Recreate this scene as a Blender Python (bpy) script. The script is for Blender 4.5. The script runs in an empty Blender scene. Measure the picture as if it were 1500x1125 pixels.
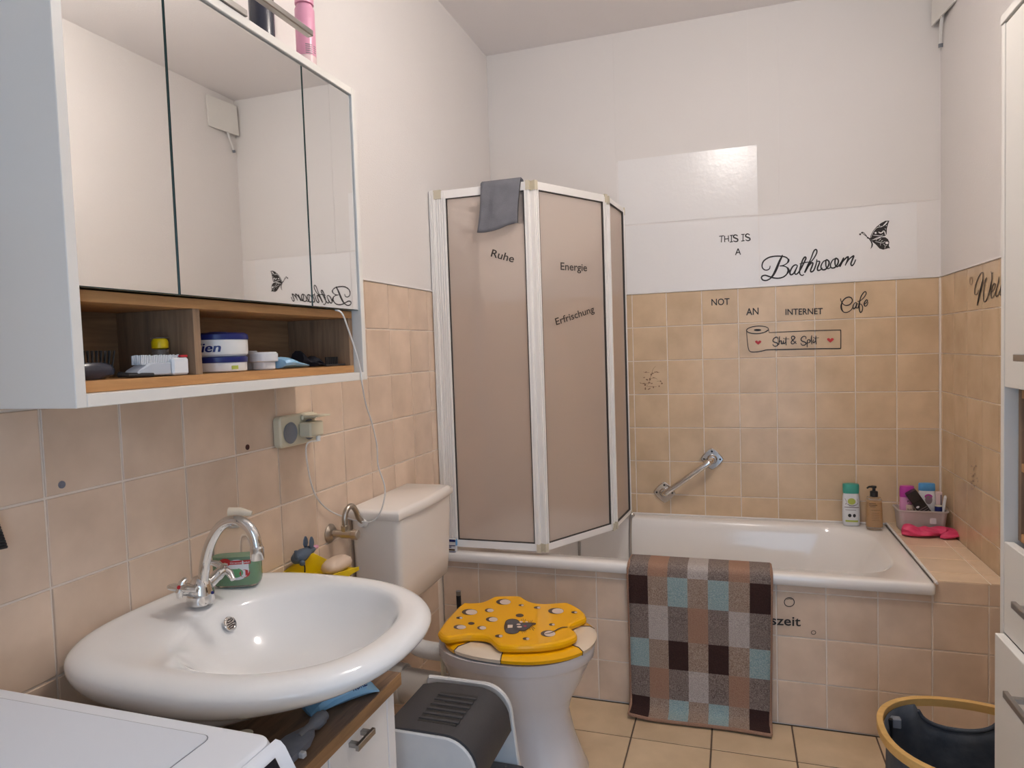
import bpy, math, random
from mathutils import Vector, Matrix
random.seed(7)
SC = bpy.context.scene
COL = SC.collection
PI = math.pi

# ------------------------------------------------------------------ camera
CAM = Vector((1.08030, -3.06416, 1.27024))
RIGHT = Vector((0.949902, 0.310750, -0.033275))
UP = Vector((0.015993, 0.057999, 0.998189))
FWD = Vector((-0.312117, 0.948720, -0.050124))
FPX = 992.011
cam_data = bpy.data.cameras.new('camera')
cam = bpy.data.objects.new('camera', cam_data)
COL.objects.link(cam)
m3 = Matrix((RIGHT, UP, -FWD)).transposed()
cam.matrix_world = Matrix.Translation(CAM) @ m3.to_4x4()
cam_data.sensor_width = 36.0
cam_data.lens = FPX * 36.0 / 1500.0
cam_data.clip_start = 0.02
SC.camera = cam

# ------------------------------------------------------------------ world, light, exposure
world = bpy.data.worlds.new('world')
SC.world = world
world.use_nodes = True
bg = world.node_tree.nodes['Background']
bg.inputs[0].default_value = (0.62, 0.74, 1.0, 1)
bg.inputs[1].default_value = 0.6
SC.view_settings.view_transform = 'Standard'
SC.view_settings.look = 'None'
SC.view_settings.exposure = 0.50
SC.view_settings.gamma = 1.0
SC.view_settings.use_curve_mapping = False
LAMP_STRENGTH = 54.0
DAYLIGHT_POWER = 8.5
# daylight entering through the open doorway behind the camera
wl = bpy.data.lights.new('doorway_daylight', 'AREA')
wl.shape = 'RECTANGLE'; wl.size = 0.8; wl.size_y = 1.9
wl.energy = DAYLIGHT_POWER
wl.color = (0.44, 0.70, 1.0)
wlo = bpy.data.objects.new('doorway_daylight', wl)
wlo.location = (1.38, -3.9, 1.0)
wlo.rotation_euler = (math.radians(90), 0, math.radians(12))
COL.objects.link(wlo)

TYC_ = -1.168
W = 1.8544          # room width
T = 0.7173          # front of the bath surround
H = 2.65
REAR = -3.75


def at(ax, val, x, y):
    """point of the photographed place seen at pixel (x, y) on the plane ax = val"""
    d = RIGHT * ((x - 750) / FPX) + UP * ((562.5 - y) / FPX) + FWD
    i = 'xyz'.index(ax)
    return CAM + d * ((val - CAM[i]) / d[i])


# ------------------------------------------------------------------ materials
def mat(name, base, rough=0.5, metal=0.0, spec=0.5, coat=0.0, trans=0.0, ior=1.45, alpha=1.0,
        noise=None, bump=None, emis=None, rnd=0.0):
    """noise=(scale, amount, second colour, detail), bump=(scale, strength)"""
    m = bpy.data.materials.new(name)
    m.use_nodes = True
    nt = m.node_tree
    b = nt.nodes['Principled BSDF']
    b.inputs['Base Color'].default_value = (*base, 1)
    b.inputs['Roughness'].default_value = rough
    b.inputs['Metallic'].default_value = metal
    b.inputs['Specular IOR Level'].default_value = spec
    b.inputs['Coat Weight'].default_value = coat
    b.inputs['Coat Roughness'].default_value = 0.05
    b.inputs['Transmission Weight'].default_value = trans
    b.inputs['IOR'].default_value = ior
    b.inputs['Alpha'].default_value = alpha
    tc = nt.nodes.new('ShaderNodeTexCoord')
    vec = tc.outputs['Object']
    if noise or rnd:
        oi = nt.nodes.new('ShaderNodeObjectInfo')
        mul = nt.nodes.new('ShaderNodeMath'); mul.operation = 'MULTIPLY'; mul.inputs[1].default_value = 57.0
        nt.links.new(oi.outputs['Random'], mul.inputs[0])
        add = nt.nodes.new('ShaderNodeVectorMath'); add.operation = 'ADD'
        nt.links.new(tc.outputs['Object'], add.inputs[0]); nt.links.new(mul.outputs[0], add.inputs[1])
        vec = add.outputs[0]
    if noise:
        n = nt.nodes.new('ShaderNodeTexNoise')
        n.inputs['Scale'].default_value = noise[0]
        n.inputs['Detail'].default_value = noise[3] if len(noise) > 3 else 3
        nt.links.new(vec, n.inputs['Vector'])
        r = nt.nodes.new('ShaderNodeMapRange')
        r.inputs[1].default_value = 0.3; r.inputs[2].default_value = 0.7
        r.inputs[3].default_value = 0.0; r.inputs[4].default_value = noise[1]
        nt.links.new(n.outputs[0], r.inputs[0])
        mx = nt.nodes.new('ShaderNodeMix'); mx.data_type = 'RGBA'
        mx.inputs[6].default_value = (*base, 1); mx.inputs[7].default_value = (*noise[2], 1)
        nt.links.new(r.outputs[0], mx.inputs[0])
        out = mx.outputs[2]
        if rnd:
            hs = nt.nodes.new('ShaderNodeHueSaturation')
            rr = nt.nodes.new('ShaderNodeMapRange')
            rr.inputs[3].default_value = 1 - rnd; rr.inputs[4].default_value = 1 + rnd
            nt.links.new(oi.outputs['Random'], rr.inputs[0])
            nt.links.new(rr.outputs[0], hs.inputs['Value'])
            nt.links.new(out, hs.inputs['Color'])
            out = hs.outputs[0]
        nt.links.new(out, b.inputs['Base Color'])
    if bump:
        n2 = nt.nodes.new('ShaderNodeTexNoise')
        n2.inputs['Scale'].default_value = bump[0]; n2.inputs['Detail'].default_value = 3
        nt.links.new(vec, n2.inputs['Vector'])
        bp = nt.nodes.new('ShaderNodeBump')
        bp.inputs['Strength'].default_value = bump[1]; bp.inputs['Distance'].default_value = 0.004
        nt.links.new(n2.outputs[0], bp.inputs['Height'])
        nt.links.new(bp.outputs[0], b.inputs['Normal'])
    if emis:
        b.inputs['Emission Color'].default_value = (*emis[0], 1)
        b.inputs['Emission Strength'].default_value = emis[1]
    return m


def wood(name, c1, c2, axis='Y', scale=9.0):
    m = bpy.data.materials.new(name); m.use_nodes = True
    nt = m.node_tree; b = nt.nodes['Principled BSDF']
    tc = nt.nodes.new('ShaderNodeTexCoord'); mp = nt.nodes.new('ShaderNodeMapping')
    s = {'X': (0.7, 9, 9), 'Y': (9, 0.7, 9), 'Z': (9, 9, 0.7)}[axis]
    mp.inputs['Scale'].default_value = s
    n = nt.nodes.new('ShaderNodeTexNoise'); n.inputs['Scale'].default_value = scale; n.inputs['Detail'].default_value = 7
    n.inputs['Roughness'].default_value = 0.65; n.inputs['Distortion'].default_value = 0.6
    nt.links.new(tc.outputs['Object'], mp.inputs[0]); nt.links.new(mp.outputs[0], n.inputs['Vector'])
    cr = nt.nodes.new('ShaderNodeValToRGB')
    cr.color_ramp.elements[0].position = 0.32; cr.color_ramp.elements[0].color = (*c2, 1)
    cr.color_ramp.elements[1].position = 0.68; cr.color_ramp.elements[1].color = (*c1, 1)
    nt.links.new(n.outputs[0], cr.inputs[0]); nt.links.new(cr.outputs[0], b.inputs['Base Color'])
    b.inputs['Roughness'].default_value = 0.55
    return m


M_PLASTER = mat('wall_plaster', (0.84, 0.80, 0.775), 0.75, noise=(3, 0.5, (0.81, 0.77, 0.74)), bump=(220, 0.25))
M_CEIL = mat('ceiling_paint', (0.90, 0.855, 0.835), 0.9, bump=(160, 0.2))
M_PAPER = mat('wallpaper_film', (0.80, 0.76, 0.73), 0.62, noise=(1.5, 0.6, (0.775, 0.735, 0.70)), bump=(14, 0.05), rnd=0.012)
M_GLOSS = mat('glossy_film', (0.87, 0.845, 0.83), 0.24, spec=0.6, bump=(45, 0.16))
M_GROUT = mat('tile_grout', (0.88, 0.78, 0.68), 0.9, noise=(60, 0.5, (0.80, 0.69, 0.59)))
M_TILE = mat('beige_wall_tile', (0.74, 0.55, 0.36), 0.24, spec=0.4, noise=(9, 0.9, (0.59, 0.425, 0.27), 4), rnd=0.05)
M_TILE_COOL = mat('beige_tile_cool_light', (0.81, 0.63, 0.485), 0.22, spec=0.45, noise=(9, 0.9, (0.66, 0.50, 0.375), 4), rnd=0.05)  # same beige tile, with the bluish shaded light worked into its colour
M_DECK = mat('beige_deck_tile', (0.86, 0.67, 0.48), 0.2, spec=0.45, noise=(9, 0.8, (0.74, 0.56, 0.39), 4), rnd=0.03)
M_FTILE = mat('floor_tile', (0.72, 0.55, 0.36), 0.35, noise=(8, 0.9, (0.58, 0.43, 0.27), 5), rnd=0.05)
M_FGROUT = mat('floor_grout', (0.13, 0.09, 0.065), 0.9)
M_WHITE = mat('white_laminate', (0.80, 0.77, 0.72), 0.4)
M_TOILET = mat('toilet_ceramic', (0.74, 0.71, 0.725), 0.1, spec=0.55, coat=0.3)
M_CERAMIC = mat('white_ceramic', (0.88, 0.875, 0.87), 0.07, spec=0.55, coat=0.3)
M_ENAMEL = mat('white_enamel', (0.90, 0.865, 0.83), 0.12, spec=0.5, coat=0.25)
M_CISTERN = mat('white_cistern_plastic', (0.88, 0.82, 0.76), 0.18)
M_PLASTIC = mat('white_plastic', (0.78, 0.765, 0.74), 0.3)
M_CREAM = mat('cream_plastic', (0.72, 0.66, 0.50), 0.35)
M_FRAME = mat('white_screen_profile', (0.93, 0.89, 0.85), 0.3)
M_SEAL = mat('yellowed_plastic_corner', (0.62, 0.55, 0.42), 0.4)
M_RUB = mat('dark_rubber', (0.05, 0.045, 0.042), 0.6)
M_CHROME = mat('chrome', (0.72, 0.71, 0.70), 0.08, metal=1)
M_STEEL = mat('brushed_steel', (0.42, 0.405, 0.39), 0.3, metal=1)
M_NICKEL = mat('dull_nickel', (0.50, 0.45, 0.39), 0.28, metal=1)
M_MIRROR = mat('mirror_glass', (0.95, 0.955, 0.945), 0.015, metal=1)
M_GEDGE = mat('glass_edge', (0.05, 0.09, 0.085), 0.25)
M_FROST = mat('textured_screen_glass', (0.98, 0.965, 0.95), 0.24, trans=1.0, ior=1.12, bump=(160, 0.1))
_nt = M_FROST.node_tree
_df = _nt.nodes.new('ShaderNodeBsdfDiffuse'); _df.inputs[0].default_value = (0.92, 0.80, 0.72, 1)
_tl = _nt.nodes.new('ShaderNodeBsdfTranslucent'); _tl.inputs[0].default_value = (0.92, 0.80, 0.72, 1)
_m1 = _nt.nodes.new('ShaderNodeMixShader'); _m1.inputs[0].default_value = 0.38
_nt.links.new(_df.outputs[0], _m1.inputs[1]); _nt.links.new(_tl.outputs[0], _m1.inputs[2])
_m2 = _nt.nodes.new('ShaderNodeMixShader'); _m2.inputs[0].default_value = 0.74
_nt.links.new(_nt.nodes['Principled BSDF'].outputs[0], _m2.inputs[1]); _nt.links.new(_m1.outputs[0], _m2.inputs[2])
_tr = _nt.nodes.new('ShaderNodeBsdfTransparent'); _tr.inputs[0].default_value = (0.95, 0.93, 0.91, 1)
_m3 = _nt.nodes.new('ShaderNodeMixShader'); _m3.inputs[0].default_value = 0.48
_nt.links.new(_m2.outputs[0], _m3.inputs[1]); _nt.links.new(_tr.outputs[0], _m3.inputs[2])
_nt.links.new(_m3.outputs[0], _nt.nodes['Material Output'].inputs[0])
M_BLACK = mat('black_print', (0.022, 0.016, 0.014), 0.45)
M_BLACKP = mat('black_plastic', (0.018, 0.018, 0.02), 0.35)
M_ANTH = mat('anthracite_plastic', (0.05, 0.05, 0.056), 0.5, bump=(300, 0.1))
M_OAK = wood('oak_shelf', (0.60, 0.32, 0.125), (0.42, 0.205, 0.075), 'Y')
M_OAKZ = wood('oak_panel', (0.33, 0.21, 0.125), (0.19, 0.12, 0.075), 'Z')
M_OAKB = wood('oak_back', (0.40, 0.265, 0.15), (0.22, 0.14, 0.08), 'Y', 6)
M_WALN = wood('worktop_wood', (0.30, 0.185, 0.11), (0.14, 0.085, 0.055), 'Y', 7)
M_EDGE = wood('worktop_edge', (0.42, 0.24, 0.11), (0.24, 0.13, 0.06), 'Y', 7)
M_YELLOW = mat('cheese_yellow', (0.90, 0.44, 0.003), 0.12, spec=0.35, coat=0.08)
M_LIDCREAM = mat('seat_cream', (0.78, 0.66, 0.52), 0.15, coat=0.4, noise=(7, 0.5, (0.74, 0.58, 0.42)))
M_HOLE = mat('print_hole_cream', (0.76, 0.60, 0.48), 0.2)
M_HOLED = mat('print_hole_dark', (0.10, 0.06, 0.03), 0.25)
M_MGREY = mat('print_mouse_grey', (0.10, 0.09, 0.095), 0.25)
M_MPINK = mat('print_mouse_pink', (0.42, 0.05, 0.10), 0.25)
M_RED = mat('print_red', (0.50, 0.03, 0.03), 0.4)
M_BLUE = mat('deep_blue_plastic', (0.012, 0.02, 0.14), 0.3)
M_LBLUE = mat('light_blue_film', (0.22, 0.50, 0.78), 0.3, noise=(14, 0.6, (0.45, 0.68, 0.85)))
M_PINKC = mat('pink_can', (0.72, 0.33, 0.46), 0.28)
M_PINKL = mat('pink_can_label', (0.76, 0.58, 0.58), 0.35)
M_DCAN = mat('dark_can', (0.03, 0.032, 0.05), 0.25, spec=0.6)
M_GREYT = mat('print_grey', (0.25, 0.2, 0.22), 0.5)
M_CLOTH = mat('grey_microfibre', (0.165, 0.165, 0.185), 0.95, noise=(25, 0.6, (0.22, 0.22, 0.24)), bump=(500, 0.5))
M_NAVY = mat('navy_canvas', (0.05, 0.062, 0.085), 0.75, noise=(14, 0.9, (0.11, 0.125, 0.15)), bump=(22, 0.9))
M_BAMBOO = wood('bamboo_rim', (0.72, 0.45, 0.16), (0.62, 0.36, 0.11), 'X', 5)
M_BAMBOOD = wood('bamboo_rim_inner', (0.40, 0.19, 0.05), (0.33, 0.15, 0.04), 'X', 5)
M_GREEN = mat('green_soap', (0.14, 0.36, 0.17), 0.25, trans=0.0)
M_CLEAR = mat('clear_bottle', (0.90, 0.88, 0.84), 0.06, trans=0.9, ior=1.25)
M_TEAL = mat('teal_cap', (0.06, 0.36, 0.28), 0.35)
M_AMBER = mat('amber_soap', (0.72, 0.38, 0.11), 0.25)
M_MAGENTA = mat('magenta_bottle', (0.50, 0.05, 0.36), 0.3)
M_PINKB = mat('pink_bottle', (0.70, 0.30, 0.52), 0.3)
M_SKYBLUE = mat('sky_blue_cap', (0.10, 0.36, 0.70), 0.3)
M_OFFW = mat('offwhite_bottle', (0.75, 0.76, 0.78), 0.3)
M_TUB = mat('clear_storage_box', (0.86, 0.78, 0.74), 0.3, trans=0.6, ior=1.12)
M_MAG = mat('pink_rubber_glove', (0.72, 0.055, 0.16), 0.45)
M_LIME = mat('print_lime', (0.46, 0.52, 0.10), 0.4)
M_BLUEGREY = mat('blue_grey_rubber', (0.09, 0.125, 0.18), 0.55)
M_YSHELF = mat('yellow_plastic', (0.78, 0.56, 0.005), 0.3)
M_LAMP = mat('lamp_glass', (0.9, 0.9, 0.88), 0.4, emis=((1.0, 0.925, 0.86), LAMP_STRENGTH))
M_PEACH = mat('twig_print', (0.22, 0.12, 0.065), 0.35)
M_GREYP = mat('grey_plastic', (0.22, 0.23, 0.26), 0.4)
M_DARKGL = mat('dark_display_glass', (0.012, 0.013, 0.02), 0.1)
M_STOOLW = mat('stool_white_plastic', (0.76, 0.755, 0.75), 0.3, noise=(14, 0.45, (0.56, 0.58, 0.62), 5))
M_MRED = mat('red_plastic', (0.5, 0.02, 0.03), 0.35)
M_HOLEDARK = mat('drill_hole', (0.06, 0.02, 0.02), 0.8)
M_PLUGGREY = mat('grey_wall_plug', (0.2, 0.2, 0.24), 0.6)
M_PIPE = mat('grey_white_pipe', (0.60, 0.575, 0.54), 0.35)

# bath mat colours
RUG = {
    'M': mat('mat_mottled_brown', (0.115, 0.08, 0.07), 0.95, noise=(330, 1.0, (0.33, 0.27, 0.235), 2), bump=(300, 0.8)),
    'D': mat('mat_dark_brown', (0.035, 0.014, 0.012), 0.95, noise=(300, 0.8, (0.055, 0.024, 0.02), 2), bump=(300, 0.8)),
    'T': mat('mat_tan', (0.33, 0.185, 0.125), 0.95, noise=(300, 0.8, (0.42, 0.25, 0.17), 2), bump=(300, 0.8)),
    'S': mat('mat_mottled_tan', (0.23, 0.145, 0.10), 0.95, noise=(330, 1.0, (0.46, 0.36, 0.29), 2), bump=(300, 0.8)),
    'W': mat('mat_mottled_grey', (0.36, 0.31, 0.285), 0.95, noise=(330, 1.0, (0.58, 0.52, 0.48), 2), bump=(300, 0.8)),
    'B': mat('mat_light_blue', (0.20, 0.32, 0.335), 0.95, noise=(330, 1.0, (0.42, 0.50, 0.49), 2), bump=(300, 0.8)),
}


# ------------------------------------------------------------------ mesh helpers
class MB:
    def __init__(self):
        self.v = []; self.f = []; self.mi = []

    def add(self, vs, fs, mi=0):
        o = len(self.v)
        self.v += [tuple(p) for p in vs]
        self.f += [tuple(i + o for i in f) for f in fs]
        self.mi += [mi] * len(fs)
        return self

    def box(self, x0, x1, y0, y1, z0, z1, b=0.0, mi=0):
        if x0 > x1: x0, x1 = x1, x0
        if y0 > y1: y0, y1 = y1, y0
        if z0 > z1: z0, z1 = z1, z0
        if b <= 0:
            vs = [(x, y, z) for x in (x0, x1) for y in (y0, y1) for z in (z0, z1)]
            fs = [(0, 1, 3, 2), (4, 6, 7, 5), (0, 4, 5, 1), (2, 3, 7, 6), (0, 2, 6, 4), (1, 5, 7, 3)]
            return self.add(vs, fs, mi)
        b = min(b, (x1 - x0) * .49, (y1 - y0) * .49, (z1 - z0) * .49)
        X = (x0, x1); Y = (y0, y1); Z = (z0, z1); s = (b, -b)
        vs = []; idx = {}
        for i in (0, 1):
            for j in (0, 1):
                for k in (0, 1):
                    for a in range(3):
                        p = [X[i] + s[i], Y[j] + s[j], Z[k] + s[k]]
                        p[a] = (X[i], Y[j], Z[k])[a]
                        idx[(i, j, k, a)] = len(vs); vs.append(p)
        fs = []
        g = lambda i, j, k, a: idx[(i, j, k, a)]
        for e in (0, 1):
            q = [g(e, 0, 0, 0), g(e, 1, 0, 0), g(e, 1, 1, 0), g(e, 0, 1, 0)]; fs.append(q if e else q[::-1])
            q = [g(0, e, 0, 1), g(0, e, 1, 1), g(1, e, 1, 1), g(1, e, 0, 1)]; fs.append(q if e else q[::-1])
            q = [g(0, 0, e, 2), g(1, 0, e, 2), g(1, 1, e, 2), g(0, 1, e, 2)]; fs.append(q if e else q[::-1])
        for a in (0, 1):
            for c in (0, 1):
                fs.append([g(0, a, c, 1), g(1, a, c, 1), g(1, a, c, 2), g(0, a, c, 2)])
                fs.append([g(a, 0, c, 0), g(a, 1, c, 0), g(a, 1, c, 2), g(a, 0, c, 2)])
                fs.append([g(a, c, 0, 0), g(a, c, 1, 0), g(a, c, 1, 1), g(a, c, 0, 1)])
        for i in (0, 1):
            for j in (0, 1):
                for k in (0, 1):
                    fs.append([g(i, j, k, 0), g(i, j, k, 1), g(i, j, k, 2)])
        return self.add(vs, fs, mi)

    def loft(self, rings, cap0=True, cap1=True, closed=True, mi=0):
        n = len(rings[0]); vs = [p for r in rings for p in r]; fs = []
        for a in range(len(rings) - 1):
            for i in range(n if closed else n - 1):
                j = (i + 1) % n
                fs.append((a * n + i, a * n + j, (a + 1) * n + j, (a + 1) * n + i))
        if cap0: fs.append(tuple(range(n))[::-1])
        if cap1: fs.append(tuple((len(rings) - 1) * n + i for i in range(n)))
        return self.add(vs, fs, mi)

    def lathe(self, prof, c=(0, 0, 0), n=24, axis='z', mi=0, sx=1.0, sy=1.0):
        rings = []
        for r, h in prof:
            ring = []
            for i in range(n):
                a = 2 * PI * i / n
                u, w = r * math.cos(a) * sx, r * math.sin(a) * sy
                p = {'z': (u, w, h), 'x': (h, u, w), 'y': (w, h, u)}[axis]
                ring.append((p[0] + c[0], p[1] + c[1], p[2] + c[2]))
            rings.append(ring)
        return self.loft(rings, mi=mi)

    def tube(self, pts, r, n=10, caps=True, mi=0, smooth=0):
        pts = [Vector(p) for p in pts]
        if smooth: pts = spline(pts, smooth)
        rs = r if isinstance(r, (list, tuple)) else [r] * len(pts)
        if len(rs) != len(pts):
            rs = [rs[min(len(rs) - 1, int(i * len(rs) / len(pts)))] for i in range(len(pts))]
        rings = []; up = None
        for i, p in enumerate(pts):
            d = (pts[min(i + 1, len(pts) - 1)] - pts[max(i - 1, 0)])
            d = d.normalized() if d.length > 1e-9 else Vector((0, 0, 1))
            if up is None:
                up = Vector((0, 0, 1)) if abs(d.z) < .9 else Vector((1, 0, 0))
            a = d.cross(up)
            if a.length < 1e-6: a = d.orthogonal()
            a.normalize(); b_ = a.cross(d).normalized(); up = b_
            rings.append([tuple(p + (a * math.cos(2 * PI * k / n) + b_ * math.sin(2 * PI * k / n)) * rs[i]) for k in range(n)])
        return self.loft(rings, caps, caps, mi=mi)

    def prism(self, poly, axis, lo, hi, bev=0.0, mi=0):
        """poly 2D; axis 'z': (x,y), 'x': (y,z), 'y': (x,z)"""
        def P(p, h): return {'z': (p[0], p[1], h), 'x': (h, p[0], p[1]), 'y': (p[0], h, p[1])}[axis]
        if bev:
            q = inset(poly, bev)
            rings = [[P(p, lo) for p in q], [P(p, lo + bev) for p in poly], [P(p, hi - bev) for p in poly], [P(p, hi) for p in q]]
        else:
            rings = [[P(p, lo) for p in poly], [P(p, hi) for p in poly]]
        return self.loft(rings, mi=mi)


def inset(poly, d):
    n = len(poly); out = []
    area = sum(poly[i][0] * poly[(i + 1) % n][1] - poly[(i + 1) % n][0] * poly[i][1] for i in range(n))
    s = 1 if area > 0 else -1
    for i in range(n):
        p, q, r = (Vector((*poly[(i + k) % n], 0)) for k in (-1, 0, 1))
        a = (q - p); b = (r - q)
        a = a.normalized() if a.length > 1e-9 else b.normalized()
        b = b.normalized() if b.length > 1e-9 else a
        na = Vector((-a.y, a.x, 0)) * s; nb = Vector((-b.y, b.x, 0)) * s
        nn = na + nb
        nn = nn.normalized() if nn.length > 1e-6 else na
        k = max(0.5, nn.dot(na))
        v = q + nn * (d / k)
        out.append((v.x, v.y))
    return out


def spline(pts, k=6):
    pts = [Vector(p) for p in pts]
    if len(pts) < 3: return pts
    out = []
    for i in range(len(pts) - 1):
        p0 = pts[max(i - 1, 0)]; p1 = pts[i]; p2 = pts[i + 1]; p3 = pts[min(i + 2, len(pts) - 1)]
        for j in range(k):
            t = j / k
            out.append(0.5 * ((2 * p1) + (p2 - p0) * t + (2 * p0 - 5 * p1 + 4 * p2 - p3) * t * t + (3 * p1 - p0 - 3 * p2 + p3) * t ** 3))
    out.append(pts[-1])
    return out


def supel(cx, cy, a, b, n=2.0, k=40, z=None):
    out = []
    for i in range(k):
        t = 2 * PI * i / k
        c, s = math.cos(t), math.sin(t)
        x = cx + a * math.copysign(abs(c) ** (2 / n), c); y = cy + b * math.copysign(abs(s) ** (2 / n), s)
        out.append((x, y) if z is None else (x, y, z))
    return out


def rrect(x0, x1, y0, y1, r, k=4):
    out = []
    for cx, cy, a0 in ((x1 - r, y1 - r, 0), (x0 + r, y1 - r, 90), (x0 + r, y0 + r, 180), (x1 - r, y0 + r, 270)):
        for i in range(k + 1):
            a = math.radians(a0 + 90 * i / k)
            out.append((cx + r * math.cos(a), cy + r * math.sin(a)))
    return out


WL = {}


def worldloc(o):
    return WL.get(o.name, Vector((0, 0, 0)))


def obj(name, mb, mats, parent=None, smooth=35, kind=None, label=None, sub=0, center=True):
    vs = mb.v
    c = Vector((0, 0, 0))
    if center and vs:
        lo = Vector(min(p[i] for p in vs) for i in range(3)); hi = Vector(max(p[i] for p in vs) for i in range(3))
        c = (lo + hi) / 2
        vs = [(p[0] - c.x, p[1] - c.y, p[2] - c.z) for p in vs]
    me = bpy.data.meshes.new(name)
    me.from_pydata(vs, [], mb.f)
    if not isinstance(mats, (list, tuple)): mats = [mats]
    for m in mats: me.materials.append(m)
    if len(mats) > 1: me.polygons.foreach_set('material_index', mb.mi)
    me.validate(clean_customdata=False)
    import bmesh
    bm = bmesh.new(); bm.from_mesh(me); bmesh.ops.recalc_face_normals(bm, faces=bm.faces); bm.to_mesh(me); bm.free()
    if smooth:
        me.shade_smooth()
        me.set_sharp_from_angle(angle=math.radians(smooth))
    o = bpy.data.objects.new(name, me)
    COL.objects.link(o)
    if parent: o.parent = parent
    o.location = c - (worldloc(parent) if parent else Vector((0, 0, 0)))
    WL[o.name] = c
    if kind: o['kind'] = kind
    if label: o['label'] = label
    if sub:
        md = o.modifiers.new('sub', 'SUBSURF'); md.levels = sub; md.render_levels = sub
    return o


def thing(name, label, cat, loc=(0, 0, 0), group=None):
    o = bpy.data.objects.new(name, None); COL.objects.link(o)
    o.empty_display_size = 0.05
    o.location = loc; WL[o.name] = Vector(loc)
    tag(o, label, cat, group)
    return o


def tag(o, label, cat, group=None):
    o['label'] = label; o['category'] = cat
    if group: o['group'] = group
    return o


def hull_ribbon(mb, pts, w, to3, k=5, mi=0):
    """flat stroke along pts (2D, spline), width w, corners mapped by to3"""
    P = spline([Vector((p[0], p[1], 0)) for p in pts], k) if len(pts) > 2 else [Vector((p[0], p[1], 0)) for p in pts]
    L = []; R = []
    n = len(P)
    for i in range(n):
        d = P[min(i + 1, n - 1)] - P[max(i - 1, 0)]
        d = d.normalized() if d.length > 1e-9 else Vector((1, 0, 0))
        t = i / (n - 1)
        ww = w * (0.62 + 0.38 * math.sin(PI * min(max(t, 0.0), 1.0))) / 2
        nn = Vector((-d.y, d.x, 0)) * ww
        L.append(P[i] + nn); R.append(P[i] - nn)
    vs = [to3(p.x, p.y) for p in L] + [to3(p.x, p.y) for p in R]
    fs = [(i, i + 1, n + i + 1, n + i) for i in range(n - 1)]
    mb.add(vs, fs, mi)


def poly_flat(mb, pts, to3, mi=0, smooth=0):
    P = [Vector((p[0], p[1], 0)) for p in pts]
    if smooth: P = spline(P + [P[0]], smooth)[:-1]
    vs = [to3(p.x, p.y) for p in P]
    mb.add(vs, [tuple(range(len(vs)))], mi)


def ell_flat(mb, cx, cy, rx, ry, to3, k=20, mi=0, rot=0.0):
    ca, sa = math.cos(rot), math.sin(rot)
    poly_flat(mb, [(cx + rx * math.cos(2 * PI * i / k) * ca - ry * math.sin(2 * PI * i / k) * sa,
                    cy + rx * math.cos(2 * PI * i / k) * sa + ry * math.sin(2 * PI * i / k) * ca) for i in range(k)], to3, mi)


def ring_flat(mb, cx, cy, rx, ry, w, to3, k=24, mi=0):
    a = [(cx + (rx + w / 2) * math.cos(2 * PI * i / k), cy + (ry + w / 2) * math.sin(2 * PI * i / k)) for i in range(k)]
    b = [(cx + (rx - w / 2) * math.cos(2 * PI * i / k), cy + (ry - w / 2) * math.sin(2 * PI * i / k)) for i in range(k)]
    mb.add([to3(*p) for p in a + b], [(i, (i + 1) % k, k + (i + 1) % k, k + i) for i in range(k)], mi)


def crop(ax, val, x0, y0, s):
    return lambda u, v: at(ax, val, x0 + u / s, y0 + v / s)


_glyph = {}


def text_mesh(body):
    if body in _glyph: return _glyph[body]
    cu = bpy.data.curves.new('txt', 'FONT'); cu.body = body; cu.resolution_u = 3; cu.offset = .012
    o = bpy.data.objects.new('txt', cu); COL.objects.link(o)
    bpy.context.view_layer.update()
    dg = bpy.context.evaluated_depsgraph_get()
    me = bpy.data.meshes.new_from_object(o.evaluated_get(dg))
    vs = [tuple(v.co) for v in me.vertices]; fs = [tuple(p.vertices) for p in me.polygons]
    bpy.data.objects.remove(o); bpy.data.curves.remove(cu); bpy.data.meshes.remove(me)
    _glyph[body] = (vs, fs)
    return vs, fs


CAPH = [None]


def text_on(mb, body, bl, br, cap_top, mi=0):
    """lay text with 3D baseline from bl to br and cap height vector from bl to cap_top"""
    if CAPH[0] is None:
        CAPH[0] = max(p[1] for p in text_mesh('H')[0])
    vs, fs = text_mesh(body)
    x0 = min(p[0] for p in vs); x1 = max(p[0] for p in vs)
    bl, br, ct = Vector(bl), Vector(br), Vector(cap_top)
    ux = (br - bl) / (x1 - x0); uy = (ct - bl) / CAPH[0]
    mb.add([bl + ux * (p[0] - x0) + uy * p[1] for p in vs], fs, mi)


# ------------------------------------------------------------------ room shell
def struct(name, mb, mats, smooth=0):
    return obj(name, mb, mats, kind='structure', smooth=smooth)


wall_left = struct('wall_left', MB().box(-.12, -.003, REAR - .1, .12, 0, 1.5, mi=1).box(-.12, -.001, REAR - .1, .12, 1.5, H, mi=0), [M_PLASTER, M_GROUT])
wall_back = struct('wall_back', MB().box(-.003, W + .003, .003, .12, 0, 1.5, mi=1).box(-.001, W + .001, .001, .12, 1.5, H, mi=0), [M_PLASTER, M_GROUT])
wall_right = struct('wall_right', MB().box(W + .003, W + .12, REAR - .1, .12, 0, 1.5, mi=1).box(W + .001, W + .12, REAR - .1, .12, 1.5, H, mi=0), [M_PLASTER, M_GROUT])
wf = MB()
wf.box(0, .93, REAR - .1, REAR, 0, H); wf.box(.93, 1.83, REAR - .1, REAR, 2.03, H); wf.box(1.83, W, REAR - .1, REAR, 0, H)
struct('wall_front', wf, M_PLASTER)
struct('door_1', MB().box(.931, .96, REAR - .11, REAR + .012, 0.001, 2.029).box(1.80, 1.829, REAR - .11, REAR + .012, 0.001, 2.029).box(.9601, 1.7999, REAR - .11, REAR + .012, 2.0, 2.029), M_WHITE)
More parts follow.
